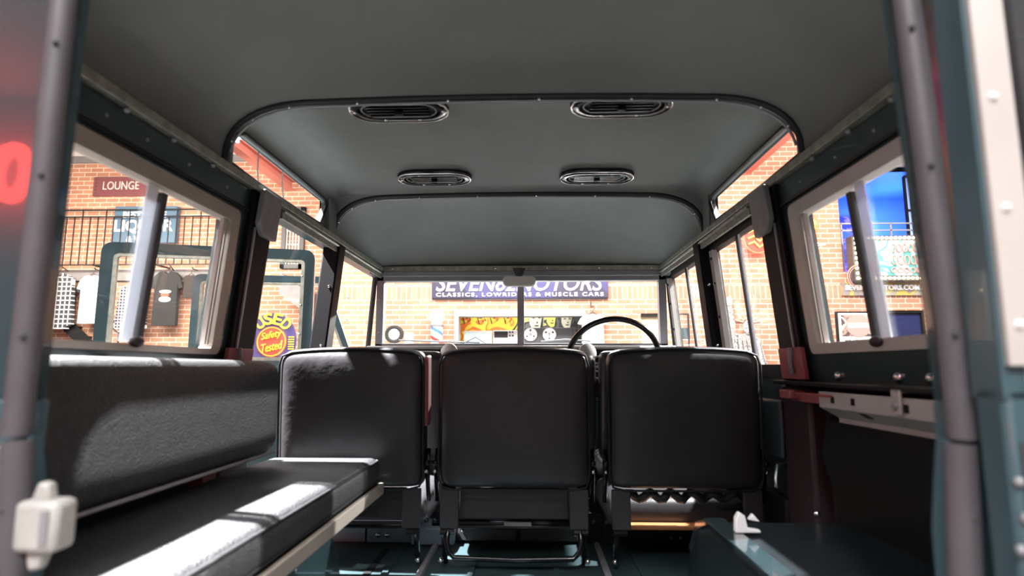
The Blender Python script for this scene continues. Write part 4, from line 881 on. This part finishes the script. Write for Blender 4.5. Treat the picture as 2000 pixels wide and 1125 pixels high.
# seat box under the front row
sb = MB().box(-.74, .74, 2.03, 2.62, ZF, .775).build('seat_box', 'black', car)
MB().box(-.72, -.50, 2.018, 2.03, ZF+.002, .755).build('heel_panel', 'bluegrey', sb); MB().box(-.492, -.28, 2.016, 2.03, ZF+.002, .755).build('heel_panel', 'bluegrey', sb)
MB().box(-.34, -.20, 1.98, 2.02, ZF+.004, .735).build('bracket_box', 'bluegrey', sb, bevel=.004)
b = MB()
for x in (-.455, -.425): b.ball((x, 2.014, .705), .009, 12, sy=.6)
b.build('panel_screws', 'chrome', sb)
MB().box(-.19, .0, 2.015, 2.03, ZF+.01, .76).build('hatch_panel', 'dark', sb, bevel=.002); MB().box(.012, .20, 2.015, 2.03, ZF+.01, .76).build('hatch_panel', 'dark', sb, bevel=.002)
MB().box(.28, .70, 2.018, 2.03, ZF+.004, .75).build('heel_panel', 'black', sb)
b = MB()
for x, z in ((-.175, .745), (-.175, .72), (.50, .705), (.53, .705)): b.ball((x, 2.012, z), .005, 8)
b.build('panel_screws', 'silver', sb)
for x in (-.26, .26): MB().tube([(x, 1.25, ZF+.004), (x*1.0, 2.0, ZF+.004)], .010, 6).build('floor_runner', 'plate', fl)
# ---- seats -------------------------------------------------------------------
def pillow(w_, h_, t_, n=32, exp=15, crown=.0, puff=.22):
    """rounded upholstered pad in x-z, thickness along y, lower edge at z = 0"""
    b = MB(); g = {}
    def pos(i, j, sgn):
        u, v = -1+2*i/n, -1+2*j/n; m = max(abs(u), abs(v))
        k = m/((abs(u)**exp+abs(v)**exp)**(1/exp)) if m > 1e-6 else 1
        u2, v2 = u*k, v*k; e = (1-m**13)**.45 if m < 1 else 0
        dome = 1+puff*(1-u*u)*(1-v*v)
        z = h_/2+v2*h_/2+(crown*(1-u2*u2) if v > 0 else 0)*max(0, v)
        return (u2*w_/2, sgn*t_/2*e*dome/(1+puff*.4), z)
    # edges use finer rows
    def rr_(i): x = -1+2*i/n; return (math.copysign(abs(x)**.5, x)+1)/2*n
    for sgn in (-1, 1):
        for i in range(n+1):
            for j in range(n+1):
                bd = i in (0, n) or j in (0, n); key = (i, j, 0 if bd else sgn)
                if key not in g: g[key] = b.bm.verts.new(pos(rr_(i), rr_(j), sgn))
        for i in range(n):
            for j in range(n):
                ks = [(i, j), (i+1, j), (i+1, j+1), (i, j+1)]
                b.bm.faces.new([g[(a, c, 0 if a in (0, n) or c in (0, n) else sgn)] for a, c in ks])
    return b
def xf(b, m): bmesh.ops.transform(b.bm, matrix=m, verts=b.bm.verts[:]); return b
def edge_loop(w_, h_, y, exp=15, n=64, crown=0):
    pts = []
    for k in range(n):
        a = 2*PI*k/n; c, s = math.cos(a), math.sin(a); m = (abs(c)**exp+abs(s)**exp)**(1/exp)
        u, v = c/m, s/m; pts.append((u*w_/2, y, h_/2+v*h_/2+(crown*(1-u*u)*max(0, v))))
    return pts
def row_seat(x, w_, label, kind):
    t = thing('passenger_seat', label, 'car seat', (x, 1.80, ZF), 'three black seats of the second row')
    tilt = Matrix.Translation((0, 0, .262)) @ Matrix.Rotation(R(4), 4, 'X')
    def LB(o): BASE[t.name] = Vector((0, 0, 0)); return o
    BASE[t.name] = Vector((0, 0, 0))
    bk = xf(pillow(w_, .400, .10, crown=.012), tilt).build('backrest', 'vinyl', t, smooth=70)
    for yy in (-.034, .034):
        b = MB(); b.tube([tilt @ Vector(p) for p in edge_loop(w_*.985, .394, yy, crown=.012)], .0035, 6, closed=True); b.build('piping', 'piping', bk, smooth=80)
    cu = xf(pillow(w_-.01, .42, .11, exp=8), Matrix.Translation((0, .06, .168)) @ Matrix.Rotation(-PI/2, 4, 'X')).build('cushion', 'vinyl', t, smooth=70)
    b = MB(); nn = 15
    if kind == 'right':
        ws_ = []
        for k in range(29): u = k/28; ws_.append((-w_/2+.05+u*(w_-.12), .022-.008*math.sin(u*40), .235+.010*math.sin(u*33)))
        b.tube(ws_, .013, 6); b.build('puckered_edge', 'vinyl', cu, smooth=80)
    else:
        b.box(-w_/2+.06, w_/2-.06, .018, .03, .165, .255).build('cushion_skirt', 'vinyl', cu, bevel=.004)
    MB().box(-w_/2+.03, w_/2-.03, .012, .40, .140, .150).build('seat_base', 'wood' if kind == 'right' else 'blackgloss', t, bevel=.002)
    for s in (-1, 1):
        MB().box(s*(w_/2-.035)-.027, s*(w_/2-.035)+.027, -.034, -.022, .150, .262).build('hinge_plate', 'dark', t, bevel=.003)
        fr_ = MB(); xx = s*(w_/2-.02)
        fr_.tube([(xx, -.03, .15), (xx, -.02, .12), (xx, .0, .06), (xx, .02, .045)], .008, 8)
        fr_.tube([(xx-s*.03, -.028, .142), (xx+s*.01, -.028, .142)], .010, 8); fr_.build('leg', 'blackgloss', t)
        h_ = MB(); xo = s*(w_/2+.007); h_.tube([(xo, .0, .37), (xo, -.02, .33), (xo, -.01, .28), (xo, .01, .22)], .007, 8); h_.ball((xo, -.03, .335), .010, 10).ball((xo, -.02, .17), .007, 8); h_.build('tilt_lever', 'blackgloss', t)
        MB().ball((xo, -.036, .312), .006, 10).build('lever_bolt', 'chrome', t); MB().ball((xo-s*.02, -.035, .065), .008, 10).build('foot_bolt', 'chrome', t)
    if kind == 'middle':
        q = [(-.19, -.03, .145), (-.192, -.045, .12), (-.186, -.05, .095), (-.168, -.055, .078), (0, -.055, .074), (.168, -.055, .078), (.186, -.05, .095), (.192, -.045, .12), (.19, -.03, .145)]
        MB().tube(q, .008, 10).build('frame_tube', 'blackgloss', t, smooth=80)
        MB().box(-.03, .05, .005, .015, .150, .160).build('release_tab', 'plate', t)
    if kind == 'left':
        b = MB(); b.loft([[tilt @ Vector((w_/2+dx, dy, z)) for dx, dy in ((-.004, -.03), (.010, -.03), (.010, .03), (-.004, .03))] for z in (.18, .36, .385)]); b.build('red_spill_strip', 'red', t, bevel=.005, label='strip on the side of the backrest, red light spill painted in')  # red strip stands in for neon light spilling on the backrest side
    for ch in t.children_recursive: ch.data.transform(Matrix.Translation((0, 0, -.04)))
    return t
row_seat(-.482, .438, 'black vinyl second-row seat at left, beside the side bench, with painted red light spill', 'left')
row_seat(-.001, .445, 'middle black vinyl second-row seat on a bent tube frame', 'middle')
row_seat(.495, .445, 'black vinyl second-row seat at right with a puckered cushion edge under it', 'right')
def front_seat(x, w_, label, dome):
    t = thing('front_seat', label, 'car seat', (x, 2.36, .775), 'front row seats')
    BASE[t.name] = Vector((0, 0, 0))
    tilt = Matrix.Translation((0, 0, .12)) @ Matrix.Rotation(R(8), 4, 'X')
    xf(pillow(w_, .425, .09), tilt).build('backrest', 'vinyl', t, smooth=70)
    xf(pillow(w_, .36, .12, exp=7), Matrix.Translation((0, -.0, .07)) @ Matrix.Rotation(-PI/2, 4, 'X')).build('cushion', 'vinyl', t, smooth=70)
    for s in dome: MB().ball((s*(w_/2-.03), -.045, .53), .036, 16, sy=.8, sz=1.15).build('lit_corner', 'cream', t, smooth=80, label='rounded backrest corner with light painted on as a pale pad')  # pale pads stand in for light falling on the seat corners
row = [(-.49, .40, 'black front passenger seat behind the left dash, mostly hidden by the second row', ()), (.0, .60, 'front middle seat with light painted onto its rounded corners, showing above the second row', (-1, 1)), (.50, .38, 'driver seat behind the steering wheel, mostly hidden by the second row', ())]
for a in row: front_seat(*a)
# ---- steering wheel ------------------------------------------------------------
c = Vector((.408, 2.60, 1.280))
t = thing('steering_wheel', 'thin rimmed black steering wheel in front of the right seats', 'steering wheel', c)
BASE[t.name] = Vector((0, 0, 0)); T = Matrix.Rotation(R(-62), 4, 'X')
MB().tube([T @ Vector((.199*math.cos(2*PI*k/56), .199*math.sin(2*PI*k/56), 0)) for k in range(56)], .0125, 10, closed=True).build('rim', 'blackgloss', t, smooth=80)
for k in range(3):
    a = R((90, 15, 165)[k]); MB().tube([T @ Vector((0, 0, -.03)), T @ Vector((.2*math.cos(a), .2*math.sin(a), 0))], .006, 8).build('spoke', 'silver', t)
xf(MB().lathe([(.035, -.05), (.035, -.02), (.02, -.005)], (0, 0, 0), seg=20), T).build('hub', 'blackgloss', t)
MB().tube([T @ Vector((0, 0, -.03)), T @ Vector((0, 0, -.30))], .018, 10).build('column', 'blackgloss', t)
# ---- mirror ----------------------------------------------------------------------
c = P(1014, 549, 2.74)
t = thing('rear_view_mirror', 'oblong pale rear view mirror under the windscreen header', 'mirror', (c.x, c.y, c.z))
MB().prism([(c.x+x*1.0, c.z+z) for x, z in rrect(-.078, .078, -.026, .026, .024, 6)], 'y', c.y-.008, c.y+.016).build('housing', 'cream', t, bevel=.006)
MB().prism([(c.x+x, c.z+z) for x, z in rrect(-.072, .072, -.021, .021, .020, 6)], 'y', c.y-.010, c.y-.008).build('mirror_glass', mat('pale_painted_reflection', (.85, .83, .78), .22, metal=.55), t)  # pale base colour stands in for the bright view it would reflect
MB().prism([(c.x-.030, 1.716), (c.x+.030, 1.716), (c.x+.014, c.z+.022), (c.x-.014, c.z+.022)], 'y', c.y-.01, c.y+.03).build('mounting_foot', 'dark', t, bevel=.003)
# ---- side bench at left -------------------------------------------------------------
t = thing('side_bench', 'black inward-facing side bench at left, grained backrest over a long cushion on a pale rail', 'bench', (-.55, 1.2, .90))
BASE[t.name] = Vector((-.55, 1.2, .90))
def pad(x0, x1, y0, y1, z0, z1, r_, name, m, n=6, pf=.0):
    """long upholstered pad with rounded edges"""
    loops = []; pr = rrect(x0, x1, z0, z1, r_, n)
    cx, cz = (x0+x1)/2, (z0+z1)/2; ys = [(0, .80), (.006, .9), (.02, .98), (.05, 1)]
    seq = [(y0+a, k) for a, k in ys]+[(y0+(y1-y0)*u, 1+pf*math.sin(u*17)*.02) for u in [.15+.1*i for i in range(8)]]+[(y1-a, k) for a, k in ys[::-1]]
    for y, k in seq: loops.append([(cx+(x-cx)*(1-(1-k)*.4), y, cz+(z-cz)*k) for x, z in pr])
    return MB().loft(loops)
pad(-.70, -.615, .58, 1.56, 1.030, 1.268, .030, 'b', 'grain').build('backrest', 'grain', t, smooth=60)
MB().tube([(-.612, .60, 1.036), (-.612, 1.54, 1.036)], .004, 6).build('backrest_piping', 'plate', t)
cu = pad(-.70, -.378, .58, 1.72, .925, .998, .026, 'c', 'vinyl', pf=1).build('cushion', 'grain', t, smooth=60)
MB().tube([(-.384, .60, .988), (-.384, 1.70, .988)], .004, 6).build('piping', 'piping', cu, smooth=80); MB().tube([(-.382, .60, .936), (-.382, 1.70, .936)], .004, 6).build('piping', 'piping', cu, smooth=80)
MB().tube([(-.39, 1.715, .93), (-.39, 1.715, .99)], .003, 6).build('zip_end', 'silver', cu)
MB().box(-.70, -.385, .60, 1.72, .910, .925).build('seat_board', 'black', t)
MB().box(-.385, -.372, .58, 1.735, .893, .925).build('front_rail', 'alu', t, bevel=.003)
# little objects in the gap behind the bench backrest
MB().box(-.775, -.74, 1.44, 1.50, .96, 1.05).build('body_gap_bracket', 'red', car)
# ---- doors --------------------------------------------------------------------------
def door(hx, hy, ox, oy, ztop, zwaist, name, slant=0, fw=.036, label=None, paint='teal', h_in=0):
    """open side door: plane from the hinge (hx, hy) to the outer edge (ox, oy)"""
    A = Vector((hx, hy, 0)); Bv = Vector((ox, oy, 0)); L = (Bv-A).length; d = (Bv-A).normalized(); n = Vector((-d.y, d.x, 0))
    if n.y > 0: n = -n
    def q(l, off): return [A+d*u+Vector((0, 0, z))+n*off for u, z in l]
    def rc_(l0, l1, zb, zt, r_, sl=0):
        out = []
        for cx, cz, a0 in ((l1-r_, zt-r_, 0), (l0+sl+r_, zt-r_, 90), (l0+r_, zb+r_, 180), (l1-r_, zb+r_, 270)):
            for k in range(5): a = R(a0+22.5*k); out.append((cx+r_*math.cos(a), cz+r_*math.sin(a)))
        return out
    o = rc_(0, L, zwaist, ztop, .035, slant); i = rc_(fw*1.0, L-fw, zwaist+fw, ztop-fw, .018, slant)
    r_ = MB().frame(q(o, .018), q(i, .012), q(o, -.018), q(i, -.018)).build(name, paint, car, smooth=40, label=label)
    i2 = rc_(fw+.013, L-fw-.013, zwaist+fw+.013, ztop-fw-.012, .01, slant)
    MB().frame(q(i, .008), q(i2, .008), q(i, -.008), q(i2, -.008)).build('glass_channel', 'galv', r_)
    MB().loft([q(i2, .002), q(i2, -.002)]).build('door_pane', 'glass', r_, smooth=0)
    MB().loft([q([(0, zwaist+.01), (L, zwaist+.01), (L, .62), (0, .62)], .02), q([(0, zwaist+.01), (L, zwaist+.01), (L, .62), (0, .62)], -.02)]).build('door_panel', paint, r_)
    b = MB()
    for k in range(4): b.ball(A+d*(fw+.009)+Vector((0, 0, ztop-.10-k*.11))+n*.01, .005, 8)
    b.build('screws', 'chrome', r_)
    return r_
door(-.775, 2.20, -1.475, 2.02, 1.695, 1.24, 'rear_side_door', label='open left rear door with galvanised window channel')
door(-.815, 2.88, -1.56, 2.74, 1.695, 1.24, 'front_side_door', slant=.14, fw=.03, paint='teal2', label='open left front door, its window frame slanted at the front')
# closed right doors: top seal, panes, sliding channels, lower panels
for y0_, y1_, nm in ((1.645, 2.145, 'rear_side_door'), (2.23, 2.82, 'front_side_door')):
    s = 1
    o = [(y0_, 1.22), (y1_, 1.22), (y1_, 1.705), (y0_, 1.705)]; i = [(y0_+.014, 1.26), (y1_-.014, 1.26), (y1_-.014, 1.672), (y0_+.014, 1.672)]
    def L_(l, off): return [LS(s, y, z, off) for y, z in l]
    dr = MB().frame(L_(o, .02), L_(i, .02), L_(o, .05), L_(i, .05)).build(nm, 'black', car, label='closed right %s' % nm.replace('_', ' '))
    MB().loft([L_(i, .032), L_(i, .035)]).build('door_pane', 'glass', dr, smooth=0)
    MB().loft([[LS(s, y1_-.012+a, z, b_) for a, b_ in ((-.035, .012), (0, .012), (0, .03), (-.035, .03))] for z in (1.24, 1.67)]).build('window_channel', 'alulight', dr)
    b = MB()
    for z in (1.30, 1.43, 1.55, 1.64): b.ball(LS(s, y1_-.032, z, .012), .006, 8)
    b.build('channel_screws', 'dark', dr)
    ym = y0_+(y1_-y0_)*.46
    MB().loft([[LS(s, ym+a, z, b_) for a, b_ in ((-.004, .02), (.004, .02), (.004, .03), (-.004, .03))] for z in (1.26, 1.672)]).build('sliding_divider', 'dark', dr)
    MB().loft([[LS(s, ym-.010+a, z, b_) for a, b_ in ((-.012, .024), (.0, .024), (.0, .028), (-.012, .028))] for z in (1.26, 1.672)]).build('pane_edge_glare', 'glare', dr)
    MB().box(.755, .80, y0_, y1_, .66, 1.225).build('door_panel', 'teal', dr); MB().box(.742, .756, y0_+.05, y1_-.05, 1.0, 1.16).build('door_pocket', 'teal2', dr, bevel=.01)
    MB().box(.735, .756, y0_+.03, y1_-.03, .72, .90).build('lower_pocket', 'black', dr, bevel=.01)
MB().tube([(.745, 1.67, .99), (.715, 1.665, .99), (.712, 1.67, .955), (.714, 1.672, .93)], .007, 8).build('inner_door_handle', 'chrome', car)
# ---- tail opening: frame, seal, lock, open tail door ------------------------------------
YT = .56
ring = [(-.425, .70), (-.425, 1.83), (-.385, 1.88), (.385, 1.88), (.425, 1.83), (.425, .70)]
for s in (-1, 1):
    xs_ = .441; xt = .441 if s < 0 else .427
    b = MB(); b.tube([(s*.425, YT, .60), (s*.431, YT, 1.07), (s*.438, YT, 1.182)], .0135, 12); b.tube([(s*xs_, YT, 1.186), (s*xs_, YT, 1.28), (s*xt, YT, 1.65), (s*(xt-.004), YT, 1.84)], .0125, 12)
    sl = b.build('door_seal', 'rubber', car, smooth=80, label='grey rubber seal along the tail opening')
    for z in (1.0, 1.12, 1.28, 1.44, 1.58): MB().ball((s*(xs_-.006+(xt-xs_)*max(0, z-1.28)/.37), YT-.012, z), .003, 8).build('seal_pin', 'dark', sl)
    xe = xs_-.006
    MB().box(*sorted((s*xe, s*.80)), YT+.012, YT+.03, .55, 1.22).build('tail_corner_panel', 'teal2', car, bevel=.004)
    MB().prism([(s*xe, 1.22), (s*.75, 1.22), (s*.70, 1.74), (s*.66, 1.87), (s*(xt-.012), 1.87), (s*(xt-.008), 1.65)], 'y', YT+.012, YT+.024).build('tail_upper_panel', 'tealgloss', car)
    MB().prism([(YT, .60), (YT+.03, .60), (YT+.03, 1.10), (YT+.02, 1.15), (YT+.012, 1.185), (YT, 1.185)], 'x', s*(xe-.010), s*(xe+.0)).build('inner_jamb', 'teal2', car)
MB().box(-.75, .75, YT+.01, YT+.05, 1.84, 1.95).build('tail_header', 'teal2', car)
MB().tube([(-.43, YT, 1.85), (.43, YT, 1.85)], .015, 10).build('door_seal', 'rubber', car, smooth=80)
MB().box(-.80, .80, YT+.0, YT+.03, .52, .66).build('tail_sill', 'teal2', car)
# lock striker at left
lk = MB().box(-.426, -.384, YT-.012, YT+.016, 1.082, 1.128).build('lock_striker', 'lockcream', car, bevel=.006, label='cream coloured lock striker on the left of the tail opening')
MB().prism([(-.418, 1.126), (-.398, 1.126), (-.402, 1.143), (-.412, 1.144)], 'y', YT-.004, YT+.008).build('upper_tab', 'lockcream', lk, bevel=.003)
MB().prism([(-.418, 1.084), (-.398, 1.084), (-.403, 1.066), (-.414, 1.064)], 'y', YT-.004, YT+.008).build('lower_tab', 'lockcream', lk, bevel=.003)
MB().box(-.398, -.391, YT-.014, YT-.010, 1.090, 1.120).build('latch_slot', 'silver', lk)
MB().box(-.470, -.458, YT-.02, YT+.012, .8, 1.175).build('edge_strip', 'cream', car)
# tail door, hinged at right and swung wide open
hp = Vector((.438, .530, 0)); dd = Vector((math.cos(R(-6)), math.sin(R(-6)), 0)); nn_ = Vector((dd.y, -dd.x, 0)) # towards camera side
def TD(u, z, off=0): return hp+dd*u+Vector((0, 0, z))+nn_*off
b = MB(); b.loft([[TD(u, z, o) for u, o in ((0, -.01), (.80, -.01), (.80, .03), (0, .03))] for z in (.62, 1.236)])
td = b.build('tail_door', 'teal2', car, bevel=.006, label='open tail door swung out to the right')
fr_o = [(0, 1.225), (.80, 1.225), (.80, 1.86), (0, 1.86)]; fr_i = [(.036, 1.27), (.758, 1.27), (.758, 1.82), (.042, 1.82)]
MB().frame([TD(u, z, .03) for u, z in fr_o], [TD(u, z, .03) for u, z in fr_i], [TD(u, z, -.01) for u, z in fr_o], [TD(u, z, -.01) for u, z in fr_i]).build('door_window_frame', 'teal2', td)
MB().frame([TD(u, z, .036) for u, z in ((.004, 1.252), (.798, 1.252), (.798, 1.858), (.004, 1.858))], [TD(u, z, .036) for u, z in ((.030, 1.28), (.766, 1.28), (.766, 1.826), (.030, 1.826))], [TD(u, z, .030) for u, z in ((.004, 1.252), (.798, 1.252), (.798, 1.858), (.004, 1.858))], [TD(u, z, .030) for u, z in ((.030, 1.28), (.766, 1.28), (.766, 1.826), (.030, 1.826))]).build('window_retainer', 'alulight', td)
b = MB()
for k in range(6): b.ball(TD(.014, 1.285+k*.098, .036), .0038, 10)
for k in range(1, 8): b.ball(TD(.016+k*.1, 1.276, .036), .005, 10)
b.build('retainer_rivets', 'white', td)
MB().frame([TD(u, z, .034) for u, z in ((.030, 1.28), (.766, 1.28), (.766, 1.826), (.030, 1.826))], [TD(u, z, .034) for u, z in ((.038, 1.29), (.755, 1.29), (.755, 1.815), (.038, 1.815))], [TD(u, z, .01) for u, z in ((.030, 1.28), (.766, 1.28), (.766, 1.826), (.030, 1.826))], [TD(u, z, .01) for u, z in ((.038, 1.29), (.755, 1.29), (.755, 1.815), (.038, 1.815))]).build('glass_seal', 'black', td)
MB().loft([[TD(u, z, .010) for u, z in ((.04, 1.295), (.76, 1.295), (.76, 1.82), (.04, 1.82))], [TD(u, z, .013) for u, z in ((.04, 1.295), (.76, 1.295), (.76, 1.82), (.04, 1.82))]]).build('tail_door_pane', 'glass', td, smooth=0)
MB().loft([[TD(u, z, o) for u, z in ((.018, 1.238), (.10, 1.238), (.10, 1.258), (.018, 1.258))] for o in (.03, .038)]).build('lower_retainer_plate', 'alulight', td)
MB().loft([[TD(u, z, o) for u, z in ((.008, 1.190), (.036, 1.190), (.008, 1.138))] for o in (.028, .032)]).build('pressed_recess', 'dark', td)
for u, z in ((.018, 1.208), (.004, 1.160), (.006, 1.132), (-.0, 1.108), (.022, 1.085)): MB().ball(TD(u, z, .031), .004, 10).build('door_rivet', 'silver', td)
